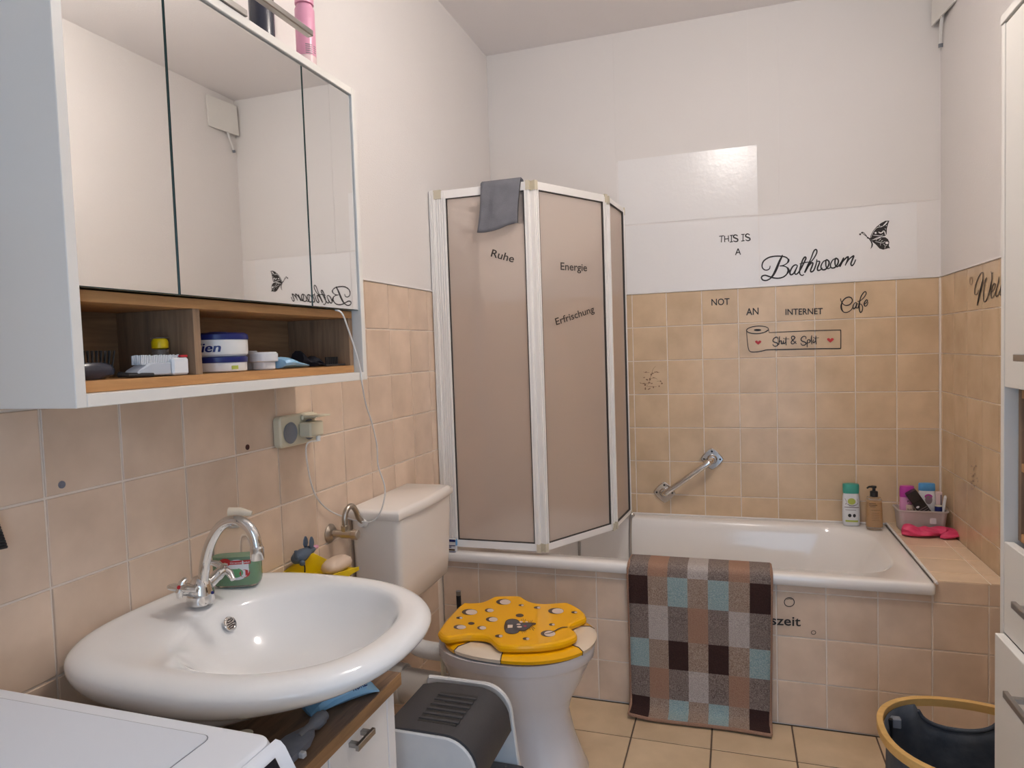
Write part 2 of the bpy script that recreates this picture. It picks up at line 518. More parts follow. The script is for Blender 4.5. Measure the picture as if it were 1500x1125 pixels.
floor = struct('floor', MB().box(-.1, W + .1, REAR - .1, .1, -.06, -.0025), M_FGROUT)
struct('ceiling', MB().box(-.12, W + .12, REAR - .1, .12, H, H + .1), M_CEIL)

_tc = {}


def tile_grid(parent, U, V, fr, m, gap=.0042, bev=.0012, dep=.006, skip=None, jit=.0005, name='tile'):
    """U, V: line positions; fr(u, v, n) -> world point (n outward)"""
    for i in range(len(U) - 1):
        for j in range(len(V) - 1):
            if skip and skip((U[i] + U[i + 1]) / 2, (V[j] + V[j + 1]) / 2): continue
            w = round(U[i + 1] - U[i] - gap, 4); h = round(V[j + 1] - V[j] - gap, 4)
            if w < .006 or h < .006: continue
            key = (parent.name, w, h, m.name)
            uc, vc = (U[i] + U[i + 1]) / 2, (V[j] + V[j + 1]) / 2
            if key not in _tc:
                o0 = Vector(fr(0, 0, 0))
                F = lambda a, b, n: Vector(fr(a, b, n)) - o0
                b = bev
                pts = [(-w / 2, -h / 2), (w / 2, -h / 2), (w / 2, h / 2), (-w / 2, h / 2)]
                ins = [(-w / 2 + b, -h / 2 + b), (w / 2 - b, -h / 2 + b), (w / 2 - b, h / 2 - b), (-w / 2 + b, h / 2 - b)]
                vs = [F(*p, -dep) for p in pts] + [F(*p, -b) for p in pts] + [F(*p, 0) for p in ins]
                fs = [(8, 9, 10, 11)]
                for a in range(4):
                    c = (a + 1) % 4
                    fs += [(a, c, 4 + c, 4 + a), (4 + a, 4 + c, 8 + c, 8 + a)]
                me = bpy.data.meshes.new(name); me.from_pydata([tuple(v) for v in vs], [], fs)
                nrm = F(0, 0, 1)
                me.update()
                if me.polygons[0].normal.dot(nrm) < 0: me.flip_normals()
                me.materials.append(m)
                _tc[key] = me
            o = bpy.data.objects.new(name, _tc[key]); COL.objects.link(o)
            o.parent = parent
            o.location = Vector(fr(uc, vc, -random.random() * jit)) - worldloc(parent)


def lines(a, first, pitch, b):
    L = [a]; x = first
    while x < b - .004:
        if x > a + .004: L.append(x)
        x += pitch
    L.append(b)
    return L


ROWZ = [0] + [1.5012 - .15 * k for k in range(9, -1, -1)]
ROWZ = [0] + [z for z in ROWZ[1:] if z > .02]
LY = lines(-2.71, -1.2063 - .15 * 10, .15, 0)
tile_grid(wall_left, LY, ROWZ, lambda u, v, n: (n, u, v), M_TILE_COOL, skip=lambda u, v: u > -.70 and v < .50)
BX = lines(0, .6502 - .6, .15, W)
tile_grid(wall_back, BX, ROWZ, lambda u, v, n: (u, -n, v), M_TILE, skip=lambda u, v: v < .46)
RY = lines(-2.2, -.1659 - .15 * 13, .15, 0)
tile_grid(wall_right, RY, ROWZ, lambda u, v, n: (W - n, u, v), M_TILE, skip=lambda u, v: u > -.70 and v < .46)
FX = lines(0, .242, .25, W)
FY = lines(-2.9, -.92 - 1.75, .25, -T)
tile_grid(floor, FX, FY, lambda u, v, n: (u, v, n), M_FTILE, gap=.005, bev=.0015, dep=.005, skip=lambda u, v: False)

# pale sealing bead along the upper tile edge, part of the walls
obj('edge_bead', MB().box(0, W, -.004, .004, 1.4995, 1.5045, .0015), M_PLASTER, wall_back)
obj('edge_bead', MB().box(-.002, .004, -2.7, 0, 1.4995, 1.5045, .0015), M_PLASTER, wall_left)
obj('edge_bead', MB().box(W - .004, W + .002, -2.2, 0, 1.4995, 1.5045, .0015), M_PLASTER, wall_right)
obj('corner_bead', MB().tube([(W, 0, .52), (W, 0, 1.5)], .0055, 8), M_GROUT, wall_right)
# wallpaper film strips on the back wall
for x0, x1, z0, z1 in ((0.002, .595, 1.80, 2.648), (.596, 1.155, 2.09, 2.648), (1.156, 1.27, 1.80, 2.648), (1.271, W - .002, 1.80, 2.648), (0.002, .635, 1.506, 1.799)):
    obj('wallpaper_panel', MB().box(x0, x1, -.0006, .0015, z0, z1), M_PAPER, wall_back, smooth=0)
# drilled holes in the left wall
for px, py, m, r in ((90.5, 710, M_PLUGGREY, .0045), (362.5, 655, M_HOLEDARK, .0045)):
    p = at('x', .0, px, py)
    obj('wall_plug', MB().lathe([(r + .002, -.004), (r + .002, .0008), (r, .0010), (r * .7, .0004), (r * .3, .0002)], tuple(p), 12, 'x'), m, wall_left)


def film(pts, label):
    mb = MB()
    q = [at('y', -.0008, *p) for p in pts]; n = len(q)
    mb.add([(p.x, p.y, p.z) for p in q] + [(p.x, -.0001, p.z) for p in q], [tuple(range(n)), tuple(range(2 * n - 1, n - 1, -1))] + [(i, (i + 1) % n, n + (i + 1) % n, n + i) for i in range(n)])
    return tag(obj('plastic_sheet', mb, M_GLOSS, smooth=0), label, 'plastic sheet')


film([(905, 236), (1108.5, 212), (1110.5, 314), (908, 330)], 'shiny wrinkled clear sheet on the wall above the words THIS IS')
film([(916, 332), (1110.5, 317), (1112, 419.5), (919, 430)], 'clear sheet behind the words THIS IS A, right above the tiles')
film([(1112, 318), (1343, 296), (1344, 404), (1113.5, 419.5)], 'clear sheet behind the big word Bathroom and the butterfly')

# ------------------------------------------------------------------ bath surround
zt_deck = .52
sur = thing('bath_surround', 'low beige tiled surround boxing in the white bathtub', 'bath surround', (W / 2, -T, 0))
obj('front_panel', MB().box(.002, W - .002, -T + .003, -T + .06, 0.0, .478), M_GROUT, sur, smooth=0)
obj('end_deck', MB().box(1.662, W - .002, -T + .0605, -.002, .05, zt_deck - .003).box(1.662, W - .002, -T + .003, -T + .0603, .4785, zt_deck - .003), M_GROUT, sur, smooth=0)
FRX = lines(.002, 1.1994 - 1.05, .15, W - .002)
tile_grid(sur, FRX, [0.003, .1495, .2995, .4495, .481], lambda u, v, n: (u, -T - n, v), M_TILE_COOL, skip=lambda u, v: u > 1.64 and v > .45)
tile_grid(sur, [1.652, 1.7994, W - .003], [.4495, zt_deck - .001], lambda u, v, n: (u, -T - n, v), M_TILE_COOL)
tile_grid(sur, [1.662, 1.804, W - .003], [-T - .001, -.634, -.484, -.335, -.186, -.003], lambda u, v, n: (u, v, zt_deck + n), M_DECK)

# ------------------------------------------------------------------ bathtub
tub = thing('bathtub', 'white enamel bathtub set into the beige tiled surround', 'bathtub', (.83, -.36, .1))
TX0, TX1, TY0, TY1 = .006, 1.656, -.738, -.005
k = 64


def oct_ring(x0, x1, y0, y1, r, z):
    pts = rrect(x0, x1, y0, y1, r, 15)
    return [(p[0], p[1], z) for p in pts]


zr = .512
rings = [oct_ring(TX0 + .002, TX1 - .002, TY0 + .006, TY1, .012, zr - .036), oct_ring(TX0, TX1, TY0, TY1, .014, zr - .03),
         oct_ring(TX0, TX1, TY0, TY1, .014, zr - .008), oct_ring(TX0 + .004, TX1 - .004, TY0 + .004, TY1 - .003, .014, zr - .002),
         oct_ring(TX0 + .011, TX1 - .011, TY0 + .012, TY1 - .006, .016, zr),
         oct_ring(.095, 1.588, -.668, -.078, .17, zr - .003), oct_ring(.102, 1.580, -.660, -.084, .175, zr - .010),
         oct_ring(.113, 1.562, -.650, -.094, .18, zr - .035), oct_ring(.14, 1.50, -.63, -.115, .18, zr - .15),
         oct_ring(.165, 1.42, -.61, -.135, .17, zr - .27), oct_ring(.19, 1.34, -.585, -.16, .15, zr - .35), oct_ring(.24, 1.25, -.54, -.21, .12, zr - .385)]
obj('basin', MB().loft(rings, cap0=False), M_ENAMEL, tub, smooth=50)
# outside of the basin, so that it is a shell and not a sheet
rings = [oct_ring(.03, 1.640, -.650, -.02, .1, zr - .037), oct_ring(.13, 1.53, -.645, -.10, .16, zr - .16), oct_ring(.18, 1.36, -.6, -.14, .14, zr - .37), oct_ring(.23, 1.27, -.55, -.2, .12, zr - .40)]
obj('basin_shell', MB().loft(rings, cap0=False), M_ENAMEL, tub, smooth=50)
obj('silicone_joint', MB().tube([(.01, -.004, zr), (1.66, -.004, zr)], .004, 6), M_PLASTER, tub)
obj('silicone_joint', MB().tube([(1.658, -.735, zr + .004), (1.658, -.006, zr + .004)], .004, 6), M_PLASTER, tub)

# ------------------------------------------------------------------ folding shower screen
scr = thing('shower_screen', 'three-leaf folding shower screen with frosted panes on the bathtub rim', 'shower screen', (.3, -.69, .52))
ZB, ZT = .527, 1.872


def screen_leaf(p0, p1, pr0, pr1, words, zb=ZB, zt=ZT, rail=.03):
    p0 = Vector((*p0, 0)); p1 = Vector((*p1, 0)); d = (p1 - p0); Ln = d.length; d.normalize(); nrm = Vector((d.y, -d.x, 0))

    def Fp(u, z, n): return tuple(p0 + d * u + nrm * n + Vector((0, 0, z)))

    def bar(mb, u0, u1, z0, z1, n0, n1):
        vs = [Fp(u, z, n) for u in (u0, u1) for n in (n0, n1) for z in (z0, z1)]
        mb.add(vs, [(0, 1, 3, 2), (4, 6, 7, 5), (0, 4, 5, 1), (2, 3, 7, 6), (0, 2, 6, 4), (1, 5, 7, 3)])
    fr = MB()
    bar(fr, 0, Ln, zt - rail, zt, -.011, .011); bar(fr, 0, Ln, zb, zb + rail * .9, -.011, .011)
    for a, w in ((0, pr0), (Ln - pr1, pr1)):
        bar(fr, a, a + w, zb + .004, zt - .002, -.010, .010)
        nr = max(2, int(w / .009))
        for q in range(nr):
            bar(fr, a + w * (q + .18) / nr, a + w * (q + .72) / nr, zb + .01, zt - .008, .009, .014)
    f = obj('leaf_frame', fr, M_FRAME, scr, smooth=0)
    g = MB(); bar(g, pr0 + .002, Ln - pr1 - .002, zb + rail * .9, zt - rail, -.0025, .0025)
    pane = obj('pane', g, M_FROST, scr, smooth=0)
    s = MB()
    a, b_ = pr0, Ln - pr1
    for (u0, u1, z0, z1) in ((a, a + .003, zb + rail * .9, zt - rail), (b_ - .003, b_, zb + rail * .9, zt - rail), (a, b_, zb + rail * .9, zb + rail * .9 + .003), (a, b_, zt - rail - .003, zt - rail)):
        bar(s, u0, u1, z0, z1, .002, .0105)
    obj('seal', s, M_RUB, scr, smooth=0)
    for u0, u1 in ((-.002, pr0 * .62), (Ln - pr1 * .62, Ln + .002)):
        for z0, z1 in ((zt - .030, zt + .003), (zb - .004, zb + .026)):
            c = MB(); bar(c, u0, u1, z0, z1, -.013, .0155)
            obj('hinge_corner', c, M_SEAL, scr, smooth=0)

    def onp(px, py, n=.0027):
        # point of the pane plane seen at a pixel
        dr = RIGHT * ((px - 750) / FPX) + UP * ((562.5 - py) / FPX) + FWD
        o = p0 + nrm * n
        t = (o - CAM).dot(nrm) / dr.dot(nrm)
        return CAM + dr * t
    for body, bl, br, ct in words:
        mb = MB(); text_on(mb, body, onp(*bl), onp(*br), onp(*ct))
        obj('lettering', mb, M_BLACK, pane, smooth=0, label='dark printed word ' + body)
    return Fp


screen_leaf((.022, -.697), (.392, -.693), .046, .020, [('Ruhe', (718.6, 375.4), (751.8, 384.6), (721.6, 365.0))])
screen_leaf((.400, -.692), (.598, -.345), .022, .020, [('Energie', (821.2, 395.2), (860, 397.3), (821.0, 384.2)), ('Erfrischung', (815.0, 476.3), (871, 456.8), (812.6, 466.5))], rail=.028)
screen_leaf((.602, -.338), (.624, -.075), .016, .010, [], zb=.53, zt=1.868, rail=.018)
wp = MB().box(.002, .024, -.712, -.682, .522, 1.876, .002)
for q in range(3): wp.box(.004 + q * .007, .008 + q * .007, -.715, -.711, .53, 1.87)
obj('wall_profile', wp, M_FRAME, scr)

# grey cloth hung over the top of the screen
A = lambda ax, v, x, y: at(ax, v, x, y)
mb = MB()
NU, NV = 16, 22


def cloth_pt(u, v):
    # u across 0..1, v along: 0 = hem at the front, .58 = over the rail, 1 = hem behind
    topz = ZT + .008
    xs = .214 + u * .150
    fl = .012 * math.sin(u * 7.0 + .6) * (1 - abs(v - .58))
    if v < .55:
        t = (.55 - v) / .55
        x = xs - .018 * t * (1 - u) - .010 * t * u + .004 * math.sin(9 * u + 3 * t)
        y = -.716 - .010 * t + fl * .6 * t - .008 * math.exp(-((u - .42) / .09) ** 2) * math.sin(PI * min(1, t * 1.3))
        z = topz - .002 - (.176 - .016 * u + .006 * math.sin(u * 5)) * t
    elif v < .66:
        a = (v - .55) / .11 * PI
        x = xs; y = -.696 - .0195 * math.cos(a); z = topz + .005 * math.sin(a)
    else:
        t = (v - .66) / .34
        x = xs + .032 * t * u + .006 * t; y = -.676 + .004 * math.sin(6 * u) * t; z = topz - .002 - .150 * t
    return (x, y, z)


vs = [cloth_pt(i / NU, j / NV) for j in range(NV + 1) for i in range(NU + 1)]
fs = [(j * (NU + 1) + i, j * (NU + 1) + i + 1, (j + 1) * (NU + 1) + i + 1, (j + 1) * (NU + 1) + i) for j in range(NV) for i in range(NU)]
cl = obj('cleaning_cloth', MB().add(vs, fs), M_CLOTH, smooth=80)
md = cl.modifiers.new('solid', 'SOLIDIFY'); md.thickness = .004; md.offset = 1
tag(cl, 'grey cloth hung over the top of the shower screen', 'cloth')
hem = MB().tube([Vector(cloth_pt(1, j / NV)) + Vector((.001, -.002, 0)) for j in range(0, 13)], .0018, 6)
obj('hem', hem, M_BLACK, cl)

# shower rail and hand shower behind the screen
sh = thing('shower_set', 'shower head on a wall rail behind the frosted screen', 'shower set', (.05, -.36, 1.1))
obj('rail', MB().tube([(.05, -.36, 1.02), (.05, -.36, 1.80)], .011, 12), M_STEEL, sh)
for z in (1.04, 1.78):
    obj('bracket', MB().tube([(-.001, -.36, z), (.052, -.36, z)], .014, 12), M_STEEL, sh)
obj('shower_head', MB().tube([(.055, -.40, 1.70), (.075, -.43, 1.79), (.09, -.455, 1.845)], [.012, .014, .016], 12).lathe([(.01, 0), (.042, .004), (.045, .014), (.03, .024), (.01, .028)], (.1, -.46, 1.835), 20), M_STEEL, sh)
obj('hose', MB().tube([(.055, -.40, 1.70), (.06, -.42, 1.3), (.10, -.42, .9), (.09, -.36, .62), (.03, -.3, .70)], .007, 10, smooth=8), M_STEEL, sh)
# loose shower hose hanging into the tub
tag(obj('shower_hose', MB().tube([(.645, -.07, zr + .006), (.640, -.078, zr + .012), (.632, -.090, zr - .02), (.636, -.135, .36), (.65, -.2, .22), (.66, -.3, .142), (.6, -.4, .138), (.5, -.35, .138)], .0065, 10, smooth=8), M_STEEL),
    'thin grey shower hose hanging down inside the tub beside the screen', 'hose')
tag(obj('drain_rod', MB().tube([(.405, -.13, .18), (.405, -.118, .40)], .006, 10).lathe([(.03, 0), (.034, .006), (.02, .012)], (.405, -.13, .176), 16), M_STEEL),
    'short grey rod inside the tub seen under the folding screen', 'rod')

# small printed carton on the rim
q0 = at('z', zr, 655, 806); q1 = at('z', zr, 672, 807)
bx = thing('soap_carton', 'small blue and white printed carton on the tub rim by the cistern', 'carton', (.055, -.73, zr))
cb = MB().box(.018, .078, -.728, -.703 + .0, zr + .001, zr + .046, .001)
obj('box', MB().box(.012, .068, -.752 + .018, -.722 + .0035, zr + .001, zr + .050, .001), M_OFFW, bx)
pm = MB()
for z0, z1, x0, x1 in ((.040, .049, .013, .067), (.024, .027, .030, .066), (.018, .021, .013, .05), (.001, .003, .013, .067)):
    pm.box(x0, x1, -.7352, -.7342, zr + z0, zr + z1)
obj('print', pm, M_BLUE, bx, smooth=0)
pm = MB().box(.014, .064, -.7352, -.7342, zr + .006, zr + .0125)
obj('print', pm, M_HOLED, bx, smooth=0)
obj('print', MB().box(.0679, .0688, -.734, -.719, zr + .025, zr + .048), M_SKYBLUE, bx, smooth=0)

# ------------------------------------------------------------------ wall lettering and stickers
def sticker(name, strokes, w, cv, mats, label, cat='wall sticker', extra=None, kk=5):
    mb = MB()
    for s in strokes:
        ww = w
        if isinstance(s[-1], (int, float)): ww = s[-1]; s = s[:-1]
        hull_ribbon(mb, s, ww * 1.22, cv, kk)
    if extra: extra(mb)
    return tag(obj(name, mb, mats, smooth=0), label, cat)


YB = -.0018
cv = crop('y', YB, 1105, 355, 9.375)
sticker('wall_lettering', [
    [(388, 172), (350, 250), (310, 350), (268, 440), (225, 492), (170, 522), (120, 518), (98, 490), (110, 463), (150, 453), (200, 468), (260, 487), (330, 493), (400, 475), (450, 430), (466, 385), (448, 345), (400, 326), (345, 325), 17],
    [(385, 182), (345, 262), (305, 360), (265, 440), (232, 482), 27],
    [(218, 322), (205, 365), (160, 382), (118, 360), (106, 315), (130, 255), (200, 208), (290, 190), (390, 193), (445, 212), (466, 245), (450, 285), (400, 315), (345, 325), 16],
    [(465, 225), (470, 250), (455, 282), 22], [(452, 345), (470, 385), (452, 428), 26],
    [(595, 325), (570, 308), (530, 330), (497, 385), (488, 425), (505, 445), (535, 430), (565, 380), (592, 325)],
    [(592, 325), (568, 385), (556, 425), (575, 438), (605, 415), (640, 360), (690, 262), (708, 218), (694, 202), (665, 240), (637, 320), (622, 390), (627, 435), (655, 455), (682, 440)],
    [(620, 297), (680, 280), (745, 270), 13],
    [(690, 415), (730, 330), (780, 215), (812, 130), (840, 98), (858, 112), (854, 152), (820, 215), (775, 270), (740, 300), 16],
    [(690, 418), (735, 325), (765, 255), 25],
    [(700, 395), (745, 325), (785, 283), (805, 287), (790, 335), (772, 385), (782, 406), (815, 385), (842, 320), (855, 270), (858, 232)],
    [(850, 262), (895, 262), (890, 295), (868, 350), (872, 384), (905, 378), (935, 350)],
    [(985, 245), (950, 262), (920, 310), (916, 350), (937, 375), (977, 370), (1015, 325), (1027, 275), (1010, 247), (985, 245), (981, 300), (990, 345), (1012, 362), (1050, 343)],
    [(1115, 223), (1080, 240), (1050, 290), (1046, 330), (1066, 352), (1105, 345), (1143, 300), (1154, 255), (1140, 227), (1115, 223), (1107, 275), (1115, 318), (1140, 335), (1175, 300), (1215, 235), (1228, 208)],
    [(1226, 212), (1198, 280), (1172, 338), 22], [(1178, 325), (1215, 262), (1265, 210), (1290, 200), (1280, 240), (1248, 318)],
    [(1255, 300), (1300, 233), (1345, 195), (1366, 188), (1345, 240), (1326, 295), (1342, 320), (1370, 290), (1392, 235)],
], 18, cv, M_BLACK, 'large script word Bathroom on the white wall above the tiles')
cv = crop('y', YB, 1030, 335, 18.75)
sticker('wall_lettering', [[(440, 210), (570, 195)], [(510, 205), (498, 375)], [(590, 195), (592, 370)], [(690, 185), (700, 355)], [(592, 285), (695, 275)],
                           [(735, 190), (820, 178)], [(778, 185), (775, 362)], [(730, 368), (820, 353)],
                           [(948, 202), (900, 170), (845, 185), (838, 232), (890, 262), (945, 288), (948, 332), (895, 355), (830, 333)],
                           [(1045, 160), (1140, 152)], [(1098, 158), (1092, 335)], [(1045, 342), (1140, 328)],
                           [(1278, 175), (1230, 143), (1175, 165), (1172, 212), (1225, 238), (1278, 262), (1282, 308), (1220, 330), (1165, 300)]], 32, cv, M_BLACK,
        'thin black words THIS IS on the white wall')
sticker('wall_lettering', [[(888, 725), (960, 545)], [(960, 545), (1025, 712)], [(920, 662), (1002, 647)]], 36, cv, M_BLACK, 'single black letter A below the words THIS IS')


def text_sticker(body, bl, br, ct, label, ax='y', val=YB):
    mb = MB(); text_on(mb, body, at(ax, val, *bl), at(ax, val, *br), at(ax, val, *ct))
    return tag(obj('wall_lettering', mb, M_BLACK, smooth=0), label, 'wall sticker')


text_sticker('NOT', (1042.2, 447.4), (1068.8, 446.2), (1042.0, 438.0), 'black word NOT on the top row of beige tiles')
text_sticker('AN', (1093.0, 461.7), (1111.2, 460.5), (1092.9, 451.8), 'black word AN on the top row of beige tiles')
text_sticker('INTERNET', (1150.6, 461.3), (1205.2, 460.0), (1150.5, 452.6), 'black word INTERNET on the top row of beige tiles')
cv = crop('y', YB, 1220, 425, 25)
sticker('wall_lettering', [
    [(285, 300), (288, 370), (330, 450), (400, 530), (490, 560), (600, 535), (690, 450), (715, 370), (680, 290), (590, 253), (490, 280), (400, 350), (338, 450), (306, 580), (320, 700), (380, 790), (470, 820), (580, 790), (670, 720), (725, 640)],
    [(330, 470), (305, 580), (322, 700), (370, 780), 50],
    [(885, 472), (820, 458), (760, 530), (735, 620), (765, 682), (820, 640), (870, 540), (890, 475), (855, 580), (862, 645), (900, 655), (940, 595)],
    [(900, 410), (1000, 390), (1100, 310), (1190, 190), (1222, 100), (1180, 55), (1110, 110), (1030, 240), (985, 400), (960, 560), (970, 720), (1015, 818), (1070, 760), (1092, 640), (1060, 545), (1010, 508), (960, 512)],
    [(985, 400), (960, 560), (968, 710), 46],
    [(1150, 520), (1230, 460), (1272, 390), (1230, 355), (1170, 430), (1145, 520), (1175, 582), (1240, 560), (1292, 440)],
], 34, cv, M_BLACK, 'script word Cafe on the top row of beige tiles')
cv = crop('y', YB, 1125, 480, 18.75)
cr = crop('y', YB, 1080, 460, 8.8235)
cr2 = crop('y', YB - .0003, 1080, 460, 8.8235)
roll = sticker('wall_sticker', [
    [(270, 312), (262, 272), (212, 263), (152, 308), (137, 368), (182, 400), (250, 420), (275, 460), (240, 500), (180, 507), (142, 482), (133, 452)],
    [(318, 238), (306, 350), (300, 470)], [(302, 410), (340, 362), (370, 372), (365, 432), (395, 440), (420, 400), (432, 352)], [(430, 352), (420, 420), (445, 438), (480, 400)],
    [(418, 288), (440, 302)], [(440, 306), (582, 308), 18], [(496, 250), (490, 380), (500, 485)],
    [(785, 442), (705, 370), (650, 300), (650, 250), (690, 232), (735, 260), (725, 300), (660, 360), (635, 410), (660, 445), (710, 435), (772, 368)],
    [(1038, 312), (1042, 260), (990, 235), (930, 270), (907, 330), (940, 370), (1020, 400), (1045, 432), (1010, 475), (950, 482), (910, 452), (905, 422)],
    [(1087, 330), (1076, 420), (1075, 540)], [(1080, 352), (1120, 328), (1157, 355), (1142, 402), (1090, 420)], [(1202, 210), (1190, 330), (1207, 460)],
    [(1246, 325), (1235, 400), (1270, 407), (1295, 370)], [(1240, 258), (1262, 280)], [(1262, 285), (1402, 278), 18], [(1317, 220), (1310, 340), (1328, 460)],
], 25, cv, M_BLACK, 'toilet paper roll sticker with words Shit & Split and two red hearts')


def rollx(mb):
    for s, w in (([(120, 215), (128, 330), (145, 450), (175, 487), (250, 490), (330, 476), (390, 463), (600, 458), (1000, 449), (1310, 446), (1332, 440), (1338, 425), (1338, 225), (1330, 209), (1310, 207), (1000, 214), (600, 231), (410, 240)], 13),
                 ([(410, 240), (405, 195)], 11), ([(332, 246), (400, 203)], 9)):
        hull_ribbon(mb, s, w, cr, 4)
    k = 30
    a = [(262 + 142 * math.cos(2 * PI * i / k), 204 + 48 * math.sin(2 * PI * i / k) - 8 * math.cos(2 * PI * i / k)) for i in range(k + 1)]
    hull_ribbon(mb, a, 12, cr, 2)
    ell_flat(mb, 262, 207, 48, 14, cr)


mb = MB(); rollx(mb)
obj('outline', mb, M_BLACK, roll, smooth=0)
for cx, cy, s in ((270, 368, 42), (1203, 338, 46)):
    mb = MB()
    poly_flat(mb, [(cx, cy + s * .68), (cx - s * .75, cy + s * .1), (cx - s, cy - s * .3), (cx - s * .7, cy - s * .58), (cx - s * .3, cy - s * .55), (cx, cy - s * .25), (cx + s * .3, cy - s * .58), (cx + s * .75, cy - s * .58), (cx + s, cy - s * .25), (cx + s * .7, cy + s * .15)], cr)
    obj('heart', mb, M_RED, roll, smooth=0)
# butterfly
cv = crop('y', YB, 1250, 315, 18.75); cw = crop('y', YB - .0006, 1250, 315, 18.75)
mb = MB()
poly_flat(mb, [(455, 640), (480, 555), (540, 435), (640, 318), (760, 220), (880, 158), (990, 155), (952, 255), (922, 380), (915, 520), (880, 572), (760, 592), (640, 622), (500, 690)], cv)
poly_flat(mb, [(490, 690), (640, 640), (780, 606), (880, 610), (950, 660), (987, 740), (975, 850), (1012, 912), (955, 912), (820, 952), (720, 920), (620, 812), (530, 740)], cv)
poly_flat(mb, [(370, 615), (400, 600), (460, 640), (520, 740), (540, 810), (520, 880), (472, 937), (492, 870), (500, 800), (480, 740), (430, 660), (380, 640)], cv)
for s in ([(390, 610), (330, 530), (270, 475), (235, 480), (190, 530)], [(390, 612), (310, 545), (240, 498)]): hull_ribbon(mb, s, 18, cv)
ell_flat(mb, 187, 530, 26, 26, cv); ell_flat(mb, 240, 482, 22, 22, cv)
bf = tag(obj('butterfly_sticker', mb, M_BLACK, smooth=0), 'black patterned butterfly on the white wall right of Bathroom', 'wall sticker')
mb = MB()
for s, w in (([(825, 292), (880, 240), (935, 180)], 34), ([(640, 355), (700, 328), (770, 322), (835, 288)], 16), ([(690, 465), (745, 492), (800, 470), (830, 425)], 34), ([(545, 552), (640, 562), (740, 572), (822, 540)], 17),
             ([(850, 430), (872, 490), (880, 550)], 30), ([(515, 682), (640, 655), (745, 620)], 16), ([(700, 705), (760, 650)], 20), ([(755, 722), (810, 700)], 24), ([(600, 722), (720, 752), (800, 765), (880, 720)], 13),
             ([(740, 755), (747, 840)], 11), ([(820, 790), (875, 840), (862, 920)], 12), ([(480, 625), (555, 455), (640, 352)], 11), ([(620, 690), (655, 672)], 14), ([(780, 300), (760, 320)], 12), ([(865, 370), (895, 395)], 18)):
    hull_ribbon(mb, s, w, cw)
for c in ((612, 490, 30, 26), (922, 765, 42, 36), (908, 290, 14, 12), (720, 290, 16, 10), (912, 835, 12, 8)): ell_flat(mb, *c, cw)
obj('wing_gaps', mb, M_GLOSS, bf, smooth=0)
# Wel... on the right wall
cv = crop('x', W - .0016, 1410, 390, 15)
sticker('wall_lettering', [
    [(345, 520), (330, 590), (290, 630), (262, 580), (280, 430), (340, 260), (410, 150), (447, 150), (445, 270), (410, 440), (360, 650), (320, 862), (370, 660), (450, 400), (525, 245)], [(445, 290), (405, 460), (350, 700), (320, 855), 24],
    [(527, 240), (480, 430), (455, 620), (465, 760), (500, 772), (560, 650), (610, 470), (640, 300), (640, 180), (622, 112)], [(640, 165), (672, 138)], [(632, 330), (605, 480), (565, 640), 20],
    [(635, 572), (690, 500), (717, 400), (690, 380), (650, 460), (622, 590), (630, 692), (660, 692), (712, 590)], [(712, 590), (770, 420), (797, 230)], [(770, 420), (735, 540), (728, 620), (745, 672), (790, 600), (830, 480)], [(830, 480), (870, 330), (890, 200), (860, 380), (820, 560), (835, 640), (880, 560)]],
    15, cv, M_BLACK, 'dark script letters Wel on the right wall disappearing behind the tall cabinet')
mb = MB(); ring_flat(mb, 188, 325, 30, 85, 14, cv)
tag(obj('bubble_sticker', mb, M_PEACH, smooth=0), 'small ring outline left of the letters Wel on right wall', 'wall sticker')
# Auszeit and its bubbles on the bath front
YF = -T - .0016
text_sticker('Auszeit', (1101.0, 913.2), (1172.9, 917.3), (1101.0, 899.8), 'black word Auszeit on the bath front, half covered by the bath mat', val=YF)
cf = crop('y', YF, 1100, 840, 3.949)
mb = MB(); ring_flat(mb, 222, 166, 29, 26, 4.5, cf); hull_ribbon(mb, [(206, 152), (222, 146), (238, 152)], 3.5, cf)
tag(obj('bubble_sticker', mb, M_BLACK, smooth=0), 'larger bubble ring above the word Auszeit on the bath front', 'wall sticker')
mb = MB(); ring_flat(mb, 362, 342, 13, 11, 3.5, cf)
tag(obj('bubble_sticker', mb, M_BLACK, smooth=0), 'tiny bubble ring below right of the word Auszeit', 'wall sticker')
# twig prints fired on two tiles
TW = [(540, 420, 28, 34), (590, 380, 24, 22), (735, 340, 46, 16), (665, 338, 16, 22), (495, 575, 28, 40), (400, 590, 44, 22), (290, 715, 55, 16), (340, 760, 36, 30), (470, 893, 56, 16), (345, 885, 22, 46), (610, 838, 20, 34), (890, 715, 34, 22), (848, 640, 18, 28), (470, 690, 40, 20), (305, 520, 34, 14), (190, 702, 40, 10), (560, 712, 26, 16), (800, 805, 22, 26), (625, 525, 50, 10), (360, 340, 40, 14)]
TS = [[(680, 150), (600, 240), (570, 340), (540, 430), (500, 560), (460, 690), (400, 800)], [(820, 350), (700, 340), (560, 400)], [(740, 575), (640, 530), (520, 560)], [(270, 330), (360, 350), (480, 350)], [(310, 720), (480, 700), (580, 720)], [(380, 810), (540, 820), (720, 820)], [(900, 710), (840, 640), (720, 640)]]


def twigs(cvx, parent):
    mb = MB()
    for c in TW: ell_flat(mb, *c, cvx, 10, rot=random.uniform(-.5, .5))
    for s in TS: hull_ribbon(mb, s, 11, cvx, 3)
    obj('twig_print', mb, M_PEACH, parent, smooth=0)


twigs(crop('y', -.0012, 930, 530, 22.5), wall_back)
twigs(lambda u, v: at('x', W - .0012, 1417 + u / 58, 662 + v / 16.5), wall_right)

